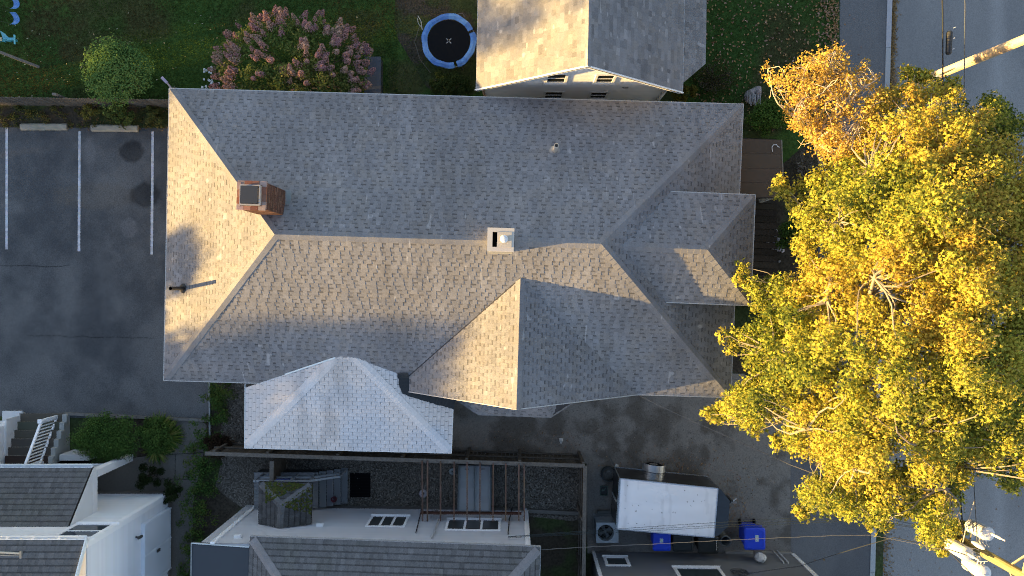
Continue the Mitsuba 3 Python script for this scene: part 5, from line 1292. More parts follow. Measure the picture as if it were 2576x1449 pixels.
# ------------------------------------------------------------------ picket fence of the lawn
PF_ = thing('picket_fence', 'grey stockade fence between lawn and planting strip', 'fence')
a, b = P(-120, 242, 1.25), P(428, 250, 1.25); L = np.linalg.norm(b - a); d = (b - a) / L; n = int(L / .115)
for i in range(n):
    p = a + d * (L * (i + .5) / n); h = 1.25 + R.uniform(-.03, .03); m = MB()
    V = [(-.05, -.01, .03), (.05, -.01, .03), (.05, .01, .03), (-.05, .01, .03), (-.05, -.01, h - .06), (.05, -.01, h - .06), (.05, .01, h - .06), (-.05, .01, h - .06), (0, -.01, h), (0, .01, h)]
    V = np.array(V) + [p[0], p[1], 0]; m.add(V, [[0, 1, 5], [0, 5, 4], [2, 3, 7], [2, 7, 6], [1, 2, 6], [1, 6, 5], [3, 0, 4], [3, 4, 7], [4, 5, 8], [7, 9, 6], [5, 6, 9], [5, 9, 8], [4, 8, 9], [4, 9, 7]], uv=np.tile([R.uniform(.15, .5), 0], (10, 1))); obj('picket', m, 'mat_wood', PF_, uv=True)
for z in (.3, .95):
    m = MB().bar(np.array([*a[:2], z]) + [0, .035, 0], np.array([*b[:2], z]) + [0, .035, 0], .05, .08); v, f, c, _ = m.arr(); obj('rail', MB().add(v, f, c, np.tile([.3, 0], (len(v), 1))), 'mat_wood', PF_, uv=True)
m = MB().box((-.07, -.03, 0), (.07, .05, 1.34), at=[P(137, 243, 1.3)[0], a[1] + .05, 0]); v, f, c, _ = m.arr(); obj('post', MB().add(v, f, c, np.tile([.6, 0], (len(v), 1))), 'mat_wood', PF_, uv=True)

# ------------------------------------------------------------------ trampoline and swing set
TR = thing('trampoline', 'round trampoline with a faded blue pad and black mat beside the white gable house', 'trampoline')
c = P(1129, 103, .78); r1, r0 = 1.015, .80
m = MB(); n = 56
ring = []
for i in range(n + 1):
    t = 2 * math.pi * i / n; w = .015 * math.sin(5 * t + 1) + .012 * math.sin(11 * t); ring.append([(r + (w if k else w * .4)) for k, r in ((0, r0), (.5, (r0 + r1) / 2), (1, r1))])
for i in range(n):
    if i in (3, 44): continue
    t0, t1 = 2 * math.pi * i / n, 2 * math.pi * (i + 1) / n; V = []
    for t, rr in ((t0, ring[i]), (t1, ring[i + 1])):
        for k, r in enumerate(rr): V.append(c + [r * math.cos(t), r * math.sin(t), (.045 if k == 1 else .015) + .012 * math.sin(t * 9)])
        V.append(c + [rr[2] * math.cos(t), rr[2] * math.sin(t), -.07])
    m.add(V, [[0, 1, 5, 4], [1, 2, 6, 5], [2, 3, 7, 6]], jit(((.06, .17, .43), (.10, .23, .48), (.05, .14, .38))[(i // 7) % 3], .10))
obj('safety_pad', m, 'mat_paint', TR)
obj('jump_mat', MB().lathe([(0, -.012), (.78, 0), (.78, -.004)], c, 48, (.010, .011, .013)), 'mat_matt', TR)
m = MB()
for k in range(4):
    t = math.pi / 4 + k * math.pi / 2; d = np.array([math.cos(t), math.sin(t), 0]); m.bar(c + d * .035 + [0, 0, .004], c + d * .125 + [0, 0, .004], .022, .004, (.42, .42, .40))
obj('centre_mark', m, 'mat_matt', TR)
m = MB(); an = np.linspace(0, 2 * np.pi, 49); m.tube(np.c_[c[0] + .98 * np.cos(an), c[1] + .98 * np.sin(an), np.full(49, .72)], .022, 8, (.16, .17, .18)); obj('rim_tube', m, 'mat_metal', TR)
for k in range(4):
    t = .5 + k * math.pi / 2; p = c + [.98 * math.cos(t), .98 * math.sin(t), -.06]; m = MB().tube([p, [p[0], p[1], .02]], .022, 7, (.15, .16, .17)); obj('leg', m, 'mat_metal', TR)
m = MB(); e = c + [-1.0, .45, 0]; m.tube([c + [-1.08, .62, -.1], c + [-1.30, .05, -.25], c + [-1.12, -.55, -.4], c + [-.75, -1.0, -.6]], .012, 6, (.10, .09, .07)); m.tube([e + [.02, -.05, .02], e + [-.03, .28, .02], e + [-.14, .48, 0]], .014, 6, (.32, .33, .33)); m.tube([e + [.02, .02, .02], e + [-.13, .20, 0], e + [-.16, .40, 0]], .012, 6, (.30, .31, .30)); m.tube([c + [.1, 1.05, -.3], c + [.5, 1.0, .1], c + [.62, .85, .06]], .012, 6, (.10, .09, .08))
obj('broken_net_pole', m, 'mat_paint', TR)
SW = thing('swing_set', 'child swing set with blue belt seats and teal glider on the lawn', 'swing set')
bx = -20.0
m = MB().bar((bx, 9.0, 2.3), (bx, 13.5, 2.3), .10, .12, (.14, .12, .10)); obj('top_beam', m, 'mat_matt', SW)
for x, y in ((-18.02, 8.42), (-21.6, 8.9)): obj('leg', MB().bar((x, y, 0), (bx, 9.05, 2.3), .10, .08, (.16, .14, .12)), 'mat_matt', SW)
obj('leg', MB().bar((bx, 13.5, 2.3), (-18.2, 13.9, 0), .10, .08, (.16, .14, .12)), 'mat_matt', SW); obj('leg_brace', MB().bar((-19.4, 8.75, 1.1), (-20.5, 8.9, 1.1), .06, .06, (.13, .12, .10)), 'mat_matt', SW)
for y in (10.05, 10.63):
    s = P(37, 0, .5)[0]; m = MB(); V = []
    for i in range(9):
        t = -1 + i / 4; z = .48 + .16 * t * t; V += [(s + .02 - .12 + .05 * (1 - t * t), y + .23 * t, z), (s + .02 + .10 + .05 * (1 - t * t), y + .23 * t, z)]
    m.add(V, [[2 * i, 2 * i + 1, 2 * i + 3, 2 * i + 2] for i in range(8)], (.05, .17, .42)); k = obj('swing_seat', m, 'mat_paint', SW)
    m = MB()
    for q in (-1, 1): m.tube([(s, y + .23 * q, .64), (bx + .6, y + .25 * q, 2.0), (bx, y + .26 * q, 2.28)], .006, 5, (.08, .09, .09))
    obj('chain', m, 'mat_metal', k)
m = MB(); y = P(0, 101, .55)[1]
xs = np.linspace(-20.2, -18.52, 9); wv = [.05, .09, .12, .12, .11, .10, .09, .08, .05]
for i in range(8): m.bar((xs[i], y + .02, .52), (xs[i + 1], y - .01, .52), wv[i], .07, (.05, .25, .29))
obj('glider_board', m, 'mat_paint', SW)
m = MB(); m.bar((-19.62, y + .035, .575), (-19.05, y + .01, .575), .10, .03, (.42, .40, .26)); m.bar((-19.4, y + .065, .585), (-19.05, y + .055, .585), .08, .03, (.42, .34, .26)); obj('glider_pad', m, 'mat_paint', SW)
m = MB().poly([(-19.02, y + .30, .72), (-18.98, y + .02, .6), (-18.72, y + .02, .6), (-18.86, y + .20, .68)], (.07, .30, .40)); m.bar((-18.80, y + .02, .62), (-18.55, y + .02, .62), .09, .05, (.07, .30, .38)); m.bar((-18.52, y + .16, .66), (-18.50, y - .18, .66), .05, .05, (.10, .35, .40)); obj('glider_handle', m, 'mat_paint', SW)
m = MB(); a, b = P(925, 155), P(963, 245); m.box((a[0], b[1] - .4, .004), (b[0], a[1], .5), (.035, .04, .05)); m.box((a[0] - .02, b[1] - .42, .5), (b[0] + .02, a[1] + .02, .545), (.055, .062, .078)); obj('deck_box', m, 'mat_paint', label='dark grey lidded box between hydrangea and long roof', cat='box')

# ------------------------------------------------------------------ trailer and the things around it
TL = thing('cargo_trailer', 'glossy black enclosed cargo trailer with a white roof on the driveway', 'trailer')
zt_ = 2.15
t0, t1, t2, t3 = P(1561, 1204, zt_), P(1806, 1229, zt_), P(1796, 1352, zt_), P(1553, 1331, zt_)
ex = unit(t1 - t0); ey = unit(t0 - t3); nose = (t1 + t2) / 2 + ex * .48
pl = [t0, t1, t1 + ex * .16 - ey * .06, nose + ey * .45, nose - ey * .45, t2 + ex * .16 + ey * .06, t2, t3]
m = MB().prism([p[:2] for p in pl], .42, zt_ - .05, (.008, .008, .009)); obj('body', m, 'mat_gloss', TL)
m = MB(); nx, ny = 60, 30; V = []
for i in range(nx + 1):
    for j in range(ny + 1):
        a, b = i / nx, j / ny; p = t0 + (t1 - t0) * a + (t3 - t0) * b + ((t2 - t1) - (t3 - t0)) * a * b
        V.append(p + [0, 0, .0 + .06 * (1 - (2 * a - 1)**6) * (1 - (2 * b - 1)**4) + rng.normal() * .0016])
Va = np.array(V); gx = np.repeat(np.arange(nx + 1) / nx, ny + 1); gy = np.tile(np.arange(ny + 1) / ny, nx + 1)
dirt = .90 + .16 * meshkit.fbm(Va * [1.2, 3.5, 1], 4) - .16 * np.exp(-((gx - .07) / .035)**2) * meshkit.noise(Va * [2, 2.5, 1]) - .13 * np.exp(-((gx - .95) / .02)**2) * meshkit.noise(Va * [2, 4, 1]) - .10 * (meshkit.noise(Va * [7, 1.3, 1] + 3) > .74)
m.add(V, [[i * (ny + 1) + j, (i + 1) * (ny + 1) + j, (i + 1) * (ny + 1) + j + 1, i * (ny + 1) + j + 1] for i in range(nx) for j in range(ny)], np.array([.66, .67, .69]) * dirt[:, None])
obj('roof_skin', m, 'mat_paint', TL)
m = MB()
for a, b in ((t0, t1), (t1, t2), (t2, t3), (t3, t0)): m.bar(a + [0, 0, -.01], b + [0, 0, -.01], .035, .05, (.40, .40, .41))
m.bar(t3 - ex * .04 + [0, 0, -.03], t0 - ex * .04 + [0, 0, -.03], .02, .03, (.30, .32, .32)); obj('roof_rail', m, 'mat_metal', TL)
m = MB()
for i in range(26):
    a, b = rng.uniform(.05, .95, 2); p = t0 + (t1 - t0) * a + (t3 - t0) * b; r_ = rng.uniform(.008, .024); p[2] = zt_ + .06 * (1 - (2 * a - 1)**6) * (1 - (2 * b - 1)**4) + .004
    m.lathe([(0, .006), (r_, 0)], p, 6, (.10, .09, .085))
obj('debris_speck', m, 'mat_matt', TL, kind='stuff')
m = MB(); o = ey * .012; m.bar(t0 + o + [0, 0, .47 - zt_], t1 + ex * .1 + o + [0, 0, .47 - zt_], .015, .035, (.36, .37, .38)); obj('side_trim', m, 'mat_metal', TL)
fcn = P(1638, 1190, 0) ; base = t0 + ex * ((fcn - t0) @ ex); base = np.array([base[0], base[1], 0]); fn_ = MB(); n = 18; V = []
for i in range(n + 1):
    t = math.pi * (1 - i / n); p = base + ex * .43 * math.cos(t) + [0, 0, .30 + .52 * math.sin(t)**.8]
    V += [p + ey * .01, p + ey * .27, p + ey * .27 - [0, 0, .05]]
fn_.add(V, [[3 * i, 3 * i + 1, 3 * i + 4, 3 * i + 3] for i in range(n)] + [[3 * i + 1, 3 * i + 2, 3 * i + 5, 3 * i + 4] for i in range(n)], (.62, .62, .62)); obj('fender', fn_, 'mat_metal', TL)
m = MB().lathe([(.12, .0), (.27, .0), (.33, .03), (.33, .17), (.27, .20), (.12, .2)], base + ey * .03 + [0, 0, .33], 24, (.012, .012, .012), axis=ey); W = obj('wheel', m, 'mat_matt', TL)
obj('rim', MB().lathe([(0, .20), (.14, .205), (.20, .18), (.21, .15)], base + ey * .03 + [0, 0, .33], 20, (.40, .40, .41), axis=ey), 'mat_metal', W)
m = MB(); q = base + [0, 0, .5] + ey * .272; m.bar(q + [0, 0, .10], q + [0, 0, .20], .03, .012, (.03, .03, .03), up=ey); obj('fender_bracket', m, 'mat_paint', TL)
m = MB(); e = nose + ex * .55; 
for s in (-1, 1): m.bar(np.array([*(nose + ey * .40 * s)[:2], .42]), np.array([*e[:2], .42]), .07, .09, (.02, .02, .022))
m.bar(np.array([*e[:2], .44]), np.array([*(e + ex * .22)[:2], .44]), .09, .10, (.18, .18, .18)); m.bar([*(e - ex * .05 + ey * .12)[:2], .0], [*(e - ex * .05 + ey * .12)[:2], .8], .06, .06, (.05, .05, .05), up=ex); m.bar(np.array([*(nose + ey * .42)[:2], .55]), np.array([*(nose + ey * .3 + ex * .24)[:2], .55]), .04, .03, (.62, .62, .62)); m.bar(np.array([*(e + ey * .1)[:2], .7]), np.array([*(e + ey * .22 + ex * .12)[:2], .74]), .03, .03, (.6, .6, .6))
obj('tongue', m, 'mat_paint', TL)
m = MB().bar(t0 - ex * .02 + [0, 0, -.05], t0 - ex * .16 + ey * .35 + [0, 0, -1.9], .03, .03, (.10, .11, .11)); m.bar((t0 + t3) / 2 - ex * .05 + [0, 0, -.3], (t0 + t3) / 2 - ex * .05 + [0, 0, -1.5], .04, .04, (.2, .22, .22), up=ex); obj('rear_door_bar', m, 'mat_paint', TL)

AC = thing('condenser_unit', 'grey air conditioning condenser with a round fan opening behind the trailer', 'air conditioner')
a, b = P(1500, 1366, .8), P(1556, 1315, .8); c = (a + b) / 2; w, h = (b[0] - a[0]) / 2, (b[1] - a[1]) / 2
m = MB(); g = sbox(-w, -h, w, h).difference(Point(-.06, 0).buffer(.30, 24)); m.prism(affinity.translate(g, c[0], c[1]), .05, .80, (.26, .29, .31)); obj('casing', m, 'mat_paint', AC)
m = MB().lathe([(0, .52), (.31, .52)], (c[0] - .06, c[1], 0), 24, (.012, .014, .015)); obj('fan_well', m, 'mat_matt', AC)
m = MB()
for k in range(4):
    t = k * math.pi / 2 + .5; p = np.array([c[0] - .06, c[1], .6]); d = np.array([math.cos(t), math.sin(t), 0]); s = np.array([-d[1], d[0], 0])
    m.poly([p + d * .05 - s * .03, p + d * .24 - s * .10 + [0, 0, .04], p + d * .24 + s * .08, p + d * .05 + s * .03], (.06, .065, .07))
m.lathe([(0, .66), (.05, .64), (.06, .58)], (c[0] - .06, c[1], 0), 12, (.10, .11, .11)); obj('fan', m, 'mat_paint', AC)
m = MB()
for r_ in (.10, .17, .24, .295): an = np.linspace(0, 2 * np.pi, 25); m.tube(np.c_[c[0] - .06 + r_ * np.cos(an), c[1] + r_ * np.sin(an), np.full(25, .805)], .006, 4, (.06, .07, .07))
for k in range(6): t = k * math.pi / 3; m.bar((c[0] - .06 + .05 * math.cos(t), c[1] + .05 * math.sin(t), .80), (c[0] - .06 + .3 * math.cos(t), c[1] + .3 * math.sin(t), .80), .008, .008, (.06, .07, .07))
obj('fan_guard', m, 'mat_paint', AC)
m = MB().box((-w - .05, -h - .1, 0), (w + .12, h + .12, .05), (.17, .17, .165), at=(c[0], c[1], 0)); obj('pad', m, 'mat_matt', AC)
m = MB().bar((c[0] - .3, c[1] + h + .18, .12), (c[0] + .2, c[1] + h + .2, .12), .12, .10, (.10, .105, .10)); obj('timber_block', m, 'mat_matt', label='short grey timber lying behind the condenser', cat='timber')

def bin_(label, a, b, top, col, group=None, sticker=None, tilt=0.0, wheels=True):
    k = thing('wheeled_bin', label, 'bin', group); x0, y0, x1, y1 = a[0], a[1], b[0], b[1]; cx, cy = (x0 + x1) / 2, (y0 + y1) / 2; w, h = abs(x1 - x0) / 2, abs(y1 - y0) / 2
    m = MB(); lv = [(.74, .06), (.80, .35), (.93, top - .12), (.93, top - .07)]; V = []
    for s, z in lv:
        for dx, dy in ((-1, -.8), (-.8, -1), (.8, -1), (1, -.8), (1, .8), (.8, 1), (-.8, 1), (-1, .8)): V.append((cx + dx * w * s, cy + dy * h * s, z))
    F = [[a_ * 8 + j, a_ * 8 + (j + 1) % 8, (a_ + 1) * 8 + (j + 1) % 8, (a_ + 1) * 8 + j] for a_ in range(3) for j in range(8)]; m.add(V, F, col); obj('body', m, 'mat_paint', k)
    m = MB(); V = []
    for s, z in ((1.0, top - .08), (1.0, top - .03), (.93, top), (.80, top + .012), (.78, top - .004)):
        for dx, dy in ((-1, -.86), (-.88, -1), (.88, -1), (1, -.86), (1, .86), (.88, 1), (-.88, 1), (-1, .86)): V.append((cx + dx * w * s, cy + dy * h * s, z))
    F = [[a_ * 8 + j, a_ * 8 + (j + 1) % 8, (a_ + 1) * 8 + (j + 1) % 8, (a_ + 1) * 8 + j] for a_ in range(4) for j in range(8)]; m.add(V, F, tuple(c * 1.15 for c in col)); m.add(V[-8:], fan(8), tuple(c * 1.15 for c in col)); obj('lid', m, 'mat_paint', k)
    m = MB().bar((cx - w * .7, cy + h + .06, top - .12), (cx + w * .7, cy + h + .06, top - .12), .035, .035, tuple(c * .8 for c in col)); m.bar((cx - w * .7, cy + h * .9, top - .13), (cx - w * .7, cy + h + .07, top - .12), .03, .03, col); m.bar((cx + w * .7, cy + h * .9, top - .13), (cx + w * .7, cy + h + .07, top - .12), .03, .03, col); obj('handle', m, 'mat_paint', k)
    for s in (-1, 1): obj('wheel', MB().lathe([(0, -.03), (.11, -.03), (.12, 0), (.11, .03), (0, .03)], (cx + s * w * .7, cy + h * .85, .12), 14, (.015, .015, .015), axis=(1, 0, 0)), 'mat_matt', k)
    if sticker:
        m = MB(); sw, sh, ox, oy = sticker; m.box((cx + ox - sw, cy + oy - sh, top + .000), (cx + ox + sw, cy + oy + sh, top + .004), (.50, .58, .58))
        for i in range(4): yy = cy + oy + sh * (.6 - .4 * i); m.box((cx + ox - sw * .8, yy - .012, top + .0042), (cx + ox + sw * R.uniform(.3, .8), yy + .006, top + .006), ((.16, .36, .36), (.40, .47, .36), (.30, .40, .42), (.15, .33, .30))[i])
        obj('sticker', m, 'mat_paint', k)
    return k
BLUE = (.012, .045, .46)
bin_('blue recycling bin half under the trailer roof edge', P(1643, 1387, 1.0), P(1688, 1341, 1.0), 1.0, BLUE, 'blue recycling bins along the garage', (.06, .07, -.02, .06))
bin_('blue recycling bin standing alone at the sidewalk end of the garage', P(1873, 1384, 1.05), P(1926, 1329, 1.05), 1.05, BLUE, 'blue recycling bins along the garage', (.06, .12, .07, .03))
bin_('black lidded bin next to the blue bin by the trailer', P(1693, 1389, 1.0), P(1746, 1345, 1.0), 1.0, (.012, .016, .017), 'dark bins along the garage')
bk_ = bin_('black bin with a pale scuffed edge, next to the open barrel', P(1756, 1394, 1.0), P(1808, 1350, 1.0), 1.0, (.010, .012, .011), 'dark bins along the garage')
m = MB()
for i in range(5): p = P(1802 + (i % 2), 1362 + i * 5, 1.03); m.box((-.008, -.03, 0), (.012, .022, .006), (.62, .62, .60), at=p)
obj('scuff', m, 'mat_paint', bk_)
m = MB(); cb_, ct_ = P(1816, 1355, .0), P(1826, 1362, .82); cb_ = np.array([ct_[0], ct_[1], 0]); m.lathe([(.18, .0), (.19, .8), (.205, .82), (.18, .83), (.17, .8), (.165, .06), (0, .06)], cb_, 24, (.10, .115, .125)); obj('open_barrel', m, 'mat_paint', label='open grey barrel between the dark bin and the lone blue bin', cat='barrel')
m = MB(); c = P(1530, 1191, .02)
for i in range(5): an = np.linspace(0, 2 * np.pi, 30); r_ = .26 + .02 * (i % 2); m.tube(np.c_[c[0] + r_ * np.cos(an) + i * .006, c[1] + r_ * np.sin(an), np.full(30, .03 + .035 * i)], .02, 6, (.028, .032, .033))
m.tube([c + [-.05, .1, .15], c + [.03, .16, .16], c + [.08, .06, .14]], .014, 6, (.16, .16, .15)); obj('hose_coil', m, 'mat_paint', label='round coil of black hose behind the trailer', cat='hose')
m = MB(); c = P(1519, 1234, .02); 
for a, b in (((-.13, -.17), (.13, -.17)), ((.13, -.17), (.13, .17)), ((.13, .17), (-.13, .17)), ((-.13, .17), (-.13, -.17))): m.bar(c + [a[0], a[1], .03], c + [b[0], b[1], .03], .02, .05, (.035, .075, .055))
m.box((-.13, -.17, 0), (.13, .17, .012), (.012, .014, .012), at=c); m.bar(c + [-.06, -.02, .03], c + [.07, .12, .05], .03, .02, (.06, .10, .08)); m.bar(c + [-.08, .03, .03], c + [.02, .02, .03], .05, .02, (.07, .10, .085)); obj('green_crate', m, 'mat_paint', label='shallow dark green crate on the ground behind the trailer', cat='crate')
m = MB(); c = P(1890, 1416, .0); c[1] = ay1 + .22; n = 14; an = np.arange(n) * 2 * np.pi / n; V = []
for r_, z in ((.16, 0), (.20, .12), (.17, .30), (.06, .42), (.02, .46)): V += [(c[0] + (r_ + rng.normal() * .02) * math.cos(t), c[1] + (r_ + rng.normal() * .02) * math.sin(t) * .8, z + .9) for t in an]
m.add(V, [[a * n + j, a * n + (j + 1) % n, (a + 1) * n + (j + 1) % n, (a + 1) * n + j] for a in range(4) for j in range(n)], (.44, .46, .47)); m.box((c[0] - .12, ay1 + .02, .55), (c[0] + .12, c[1] + .15, .9), (.18, .18, .18)); obj('plastic_bag', m, 'mat_paint', label='translucent white plastic bag tied to the wall near the lone blue bin', cat='bag')
for i, (u, v, lb) in enumerate(((1412, 1108, 'crumpled white paper scrap on the driveway below the bay roof'), (1552, 1386 - 212, 'pale scrap of paper on the driveway beside the hose coil'))):
    m = MB(); c = P(u, v, .03)
    b = trimesh.creation.icosphere(2, .075); v_ = b.vertices * (1 + (meshkit.noise(b.vertices * 22 + i) - .5)[:, None] * 1.3) * [1, 1.2, .5]; m.add(v_ + c, b.faces, (.48, .48, .46)); obj('paper_scrap', m, 'mat_matt', label=lb, cat='litter')
m = MB(); c = P(1650, 1090, 0)

# ------------------------------------------------------------------ utility poles and cables
def wire(name, label, pts, r_, col, cat='cable', sag=.0, group=None):
    q = []
    for a, b in zip(pts[:-1], pts[1:]):
        a, b = np.asarray(a, float), np.asarray(b, float); t = np.linspace(0, 1, 14)[:, None]; s = a + (b - a) * t; s[:, 2:] -= sag * 4 * t * (1 - t); q += list(s[:-1])
    q.append(np.asarray(pts[-1], float)); return obj(name, MB().tube(q, r_, 6, col), 'mat_matt', label=label, cat=cat, group=group)
K = thing('utility_pole', 'wooden utility pole lit bright by the low sun, rising out of the maple', 'utility pole')
pb, ptp = P(2252, 232, -.12), P(2586, 96, 7.3)
ptp = ptp + (ptp - pb) * .35; m = MB(); n = 26
pr = [pb + (ptp - pb) * (i / n) for i in range(n + 1)]; V = []; C_ = []
for i, p in enumerate(pr):
    for j in range(12): a = j * math.pi / 6; r_ = .165 - .03 * i / n; V.append(p + [r_ * math.cos(a), r_ * math.sin(a), 0]); C_.append(jit((.48, .38, .27), .22))
m.add(V, [[i * 12 + j, i * 12 + (j + 1) % 12, (i + 1) * 12 + (j + 1) % 12, (i + 1) * 12 + j] for i in range(n) for j in range(12)], C_); m.add(V[-12:], fan(12), (.3, .24, .18)); obj('shaft', m, 'mat_matt', K)
p = P(2362, 190, 3.2); m = MB().bar(p + [-.2, -.05, 0], p + [.12, .02, .05], .06, .08, (.42, .42, .42)); m.tube([p + [-.1, .0, -.6], p + [.0, .0, .6], p + [.25, .05, 1.6]], .018, 6, (.08, .08, .08)); obj('pole_bracket', m, 'mat_paint', K)
K = thing('transformer_pole', 'utility pole with three grey transformer cans at the lower street corner', 'utility pole')
px, py = 13.85, -7.78; m = MB(); n = 24; V = []; C_ = []
for i in range(n + 1):
    z = -.12 + 8.9 * i / n; r_ = .165 - .045 * i / n
    for j in range(12): a = j * math.pi / 6; V.append((px + r_ * math.cos(a) - .0 * i, py + r_ * math.sin(a), z)); C_.append(jit((.21, .19, .10), .25))
m.add(V, [[i * 12 + j, i * 12 + (j + 1) % 12, (i + 1) * 12 + (j + 1) % 12, (i + 1) * 12 + j] for i in range(n) for j in range(12)], C_); m.add(V[-12:], fan(12), (.24, .2, .14)); obj('shaft', m, 'mat_matt', K)
for (u, v) in ((2487, 1345), (2434, 1395), (2478, 1443)):
    z = 6.45; c = P(u, v, z); m = MB(); m.lathe([(0, -.86), (.17, -.86), (.205, -.80), (.205, -.10), (.215, -.08), (.215, -.05), (.19, -.01), (.10, .02), (0, .03)], c, 24, (.52, .53, .54)); t = obj('transformer', m, 'mat_paint', K)
    d = unit([px - c[0], py - c[1], 0]); s = np.array([-d[1], d[0], 0])
    m = MB(); bb = c - d * .05 + s * .06; m.lathe([(.035, 0), (.045, .05), (.03, .1), (.045, .15), (.03, .2), (.045, .25), (.03, .3), (.045, .36), (.025, .42), (.018, .62)], bb + [0, 0, .01], 10, (.60, .57, .54)); obj('bushing', m, 'mat_paint', t)
    m = MB(); m.bar(c + d * .20 + [0, 0, -.25], np.array([px, py, z - .25]) - d * .1, .10, .06, (.30, .31, .32)); m.bar(c + d * .20 + [0, 0, -.65], np.array([px, py, z - .65]) - d * .1, .10, .06, (.30, .31, .32)); obj('bracket', m, 'mat_metal', t)
    m = MB()
    for k in range(3): a = c + s * (-.10 + .1 * k) + d * .19 + [0, 0, -.2]; m.tube([a, a + d * .12 + [0, 0, .06], a + d * .16 + [0, 0, .2]], .013, 5, (.50, .50, .50))
    m.lathe([(.205, 0), (.212, .01), (.205, .02)], c + [0, 0, -.55], 24, (.2, .2, .2)); obj('terminal', m, 'mat_paint', t)
m = MB(); q = P(2461, 1372, 6.5); m.lathe([(.03, -.18), (.06, -.12), (.075, .0), (.06, .12), (.03, .18)], q, 12, (.55, .53, .52), axis=(.7, -.4, .8)); obj('cutout_insulator', m, 'mat_paint', K)
m = MB().bar((px - .3, py - 1.1, 8.2), (px + .2, py + 1.1, 8.2), .09, .11, (.28, .24, .14)); m.bar((px, py, 7.5), (px + .1, py + .6, 8.15), .04, .04, (.28, .24, .16)); m.bar((px, py, 7.5), (px - .12, py - .6, 8.15), .04, .04, (.28, .24, .16)); obj('crossarm', m, 'mat_matt', K)
K = thing('telephone_cable', 'black telephone cable with a cylindrical splice case, running along the street', 'cable')
c0, c1, c2 = np.array([px - .25, py + .1, 5.9]), np.array([13.05, 8.3, 5.75]), np.array([12.9, 22, 5.9])
m = MB(); m.tube([c0 + (c1 - c0) * t - [0, 0, .3 * 4 * t * (1 - t)] for t in np.linspace(0, 1, 18)], .024, 6, (.03, .032, .035)); m.tube([c1, (c1 + c2) / 2 - [0, 0, .3], c2], .024, 6, (.03, .032, .035)); obj('strand', m, 'mat_matt', K)
p0_, p1_ = P(2386, 137, 5.65), P(2389, 78, 5.7); d = unit(p1_ - p0_); m = MB().lathe([(0, -.01), (.055, 0), (.085, .05), (.09, np.linalg.norm(p1_ - p0_) - .05), (.055, np.linalg.norm(p1_ - p0_)), (0, np.linalg.norm(p1_ - p0_) + .01)], p0_, 14, (.018, .02, .022), axis=d); obj('splice_case', m, 'mat_paint', K)
m = MB()
for t in (.15, .5, .85): m.bar(p0_ + d * .9 * t + [.08, 0, .06], p0_ + d * .9 * t + [.12, .02, .1], .02, .03, (.4, .42, .44))
obj('clamp', m, 'mat_metal', K)
wire('service_cable', 'second thin cable beside the splice case over the street', [np.array([px - .1, py + .2, 6.3]), np.array([13.45, 8.4, 6.2]), np.array([13.3, 22, 6.4])], .014, (.08, .085, .09), sag=.25, group='street cables')
wire('guy_wire', 'pale slanting wire from the maple to the transformer pole', [P(2452, 1258, 6.2), P(2430, 1330, 6.1), P(2418, 1385, 6.0)], .016, (.36, .34, .33), sag=.0)
wire('drop_wire', 'pale service wire from the grey house across the bins to the street', [np.array([P(1361, 1383, 4.1)[0], P(1361, 1383, 4.1)[1], 4.1]), P(1660, 1368, 4.3), P(2010, 1351, 4.8), P(2190, 1346, 5.2), np.array([px - .2, py - .2, 6.0])], .006, (.16, .16, .16), sag=.03)
for i, (a, b, lb) in enumerate((((1280, 1349, 4.0), (1500, 1326, 4.4), 'thin dark wire from the grey house cable end over the trailer roof'),)):
    pass
wire('roof_wire', 'dark thin wire crossing the trailer roof, uppermost of three', [P(1278, 1350, 3.6), P(1565, 1330, 3.9), P(1800, 1315, 4.3), P(1990, 1304, 4.6), P(2180, 1296, 5.0), np.array([px - .2, py + .3, 5.6])], .007, (.03, .04, .045), sag=.02, group='wires over the trailer')
wire('roof_wire', 'dark thin wire crossing the trailer roof, middle of three', [P(1278, 1351, 3.55), P(1565, 1335, 3.85), P(1800, 1322, 4.25), P(1990, 1312, 4.55), P(2180, 1306, 5.0), np.array([px - .2, py + .25, 5.5])], .007, (.03, .04, .045), sag=.02, group='wires over the trailer')
wire('roof_wire', 'dark thin wire crossing the trailer roof, lowest of three', [P(1278, 1353, 3.5), P(1600, 1338, 3.8), P(1800, 1327, 4.2), P(1990, 1318, 4.5), P(2180, 1310, 5.0), np.array([px - .2, py + .2, 5.4])], .006, (.03, .04, .045), sag=.02, group='wires over the trailer')
wire('street_wire', 'thin dark wire slanting down from the transformer pole to the bottom edge of the picture', [np.array([px - .3, py - .1, 6.6]), P(2380, 1380, 6.5), P(2470, 1470, 6.6)], .014, (.05, .05, .055))
wire('garage_wire', 'thin dark wire slanting over the garage corner toward the street', [P(1780, 1460, 3.0), P(2010, 1425, 3.8), P(2250, 1352, 5.0), np.array([px - .2, py - .3, 5.7])], .012, (.04, .045, .05), sag=.05)
wire('driveway_wire', 'thin pale wire slanting from the bay eave over the driveway to the maple', [P(1612, 997, 3.3), P(1700, 1040, 3.2), P(1800, 1085, 3.2), P(1990, 1170, 3.6), np.array([px - .2, py + .4, 5.2])], .010, (.16, .15, .14), sag=.02)

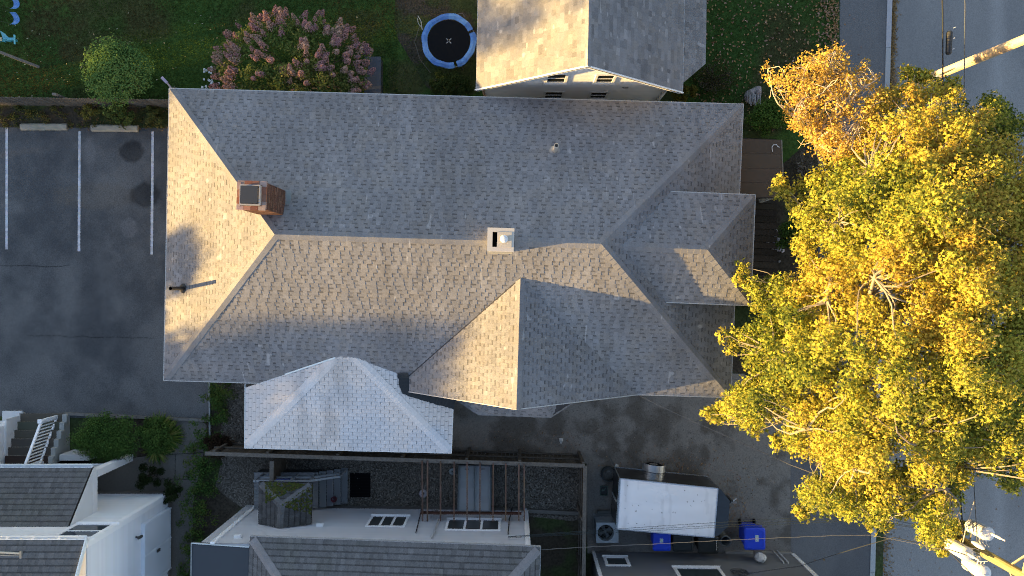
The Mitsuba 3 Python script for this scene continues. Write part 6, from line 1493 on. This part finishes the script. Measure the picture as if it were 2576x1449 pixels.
# ------------------------------------------------------------------ unseen houses and trees added to the west, shaped to cast the evening shade
def sunpos(p, r):                          # p across the light, r along it (metres)
    return np.array([r * LX - p * LY, r * LY + p * LX, 0.0])
def shade_house(label, pa, pb, r, top, depth=7.0):
    k = thing('neighbour_house', label, 'house', None); m = MB(); e = top - 1.9
    a, b, c, d = sunpos(pa, r + depth / 2), sunpos(pb, r + depth / 2), sunpos(pb, r - depth / 2), sunpos(pa, r - depth / 2)
    m.prism([q[:2] for q in (a, b, c, d)], 0, e, (.5, .48, .44)); obj('wall', m, 'mat_paint', k)
    ra, rb = sunpos(pa, r), sunpos(pb, r); m = MB(); up = lambda q, z: np.array([q[0], q[1], z])
    deck(m, [up(a, e), up(b, e), up(rb, top), up(ra, top)], (.12, .12, .13)); deck(m, [up(d, e), up(c, e), up(rb, top), up(ra, top)], (.12, .12, .13))
    m.poly([up(a, e), up(ra, top), up(d, e)], (.5, .48, .44)); m.poly([up(b, e), up(c, e), up(rb, top)], (.5, .48, .44)); obj('roof', m, 'mat_matt', k)
def shade_tree(label, p, r, top, rad, n, tone=.4, blobs=10, zlow=2.0, spread=None):
    k = thing('neighbour_tree', label, 'tree'); m = MB(); c = sunpos(p, r); limb(m, c, c + [0, 0, top - rad * .6], .22, .06, BARK, 8, .05, 8); obj('trunk', m, 'mat_matt', k); m = MB()
    for i in range(blobs):
        q = c + [rng.normal() * rad * .25, rng.uniform(-1, 1) * rad * .75, 0]; q[2] = rng.uniform(zlow, top - rad * .35); clump(m, q, rad * .42, n // blobs, .22, [(.04, .07, .02), (.10, .10, .025), (.25, .18, .03)], 'oval', .9, .4, tone)
    obj('crown', m, 'mat_leaf', k, kind='stuff')
RW = -46.0; add = -RW * TE
shade_house('unseen gabled house west of the parking lot, added to cast evening shade', -34, -.4, RW, 2.75 + add)
shade_tree('unseen tree row behind the gabled house, added to dapple the light', -2.3, RW + 1, 4.6 + add, 2.6, 3400, .4, 30, 3.1 + add)
shade_house('unseen low house west of the lawn, added to shade the ground', -.8, 8.0, RW, 1.75 + add)
shade_tree('unseen tree between the two houses, placed for its shade on the hip roof', 2.6, RW, 3.75 + add, 1.25, 3200, .4, 18, 3.6)
shade_tree('small unseen tree beside the gabled house, placed for its shade on the roof', .25, RW, 4.0 + add, 1.0, 2000, .4, 13, 3.6)
for i, (p, tp, rad) in enumerate(((9.7, 15, 2.0), (13.2, 14, 2.6), (18.0, 15, 3.0), (24, 14, 3.2))):
    shade_tree(('first', 'second', 'third', 'fourth')[i] + ' tall unseen tree west of the lawn, added to cast shade', p, RW + i * .6, tp, rad, 12000, .3, 80, 1.5)
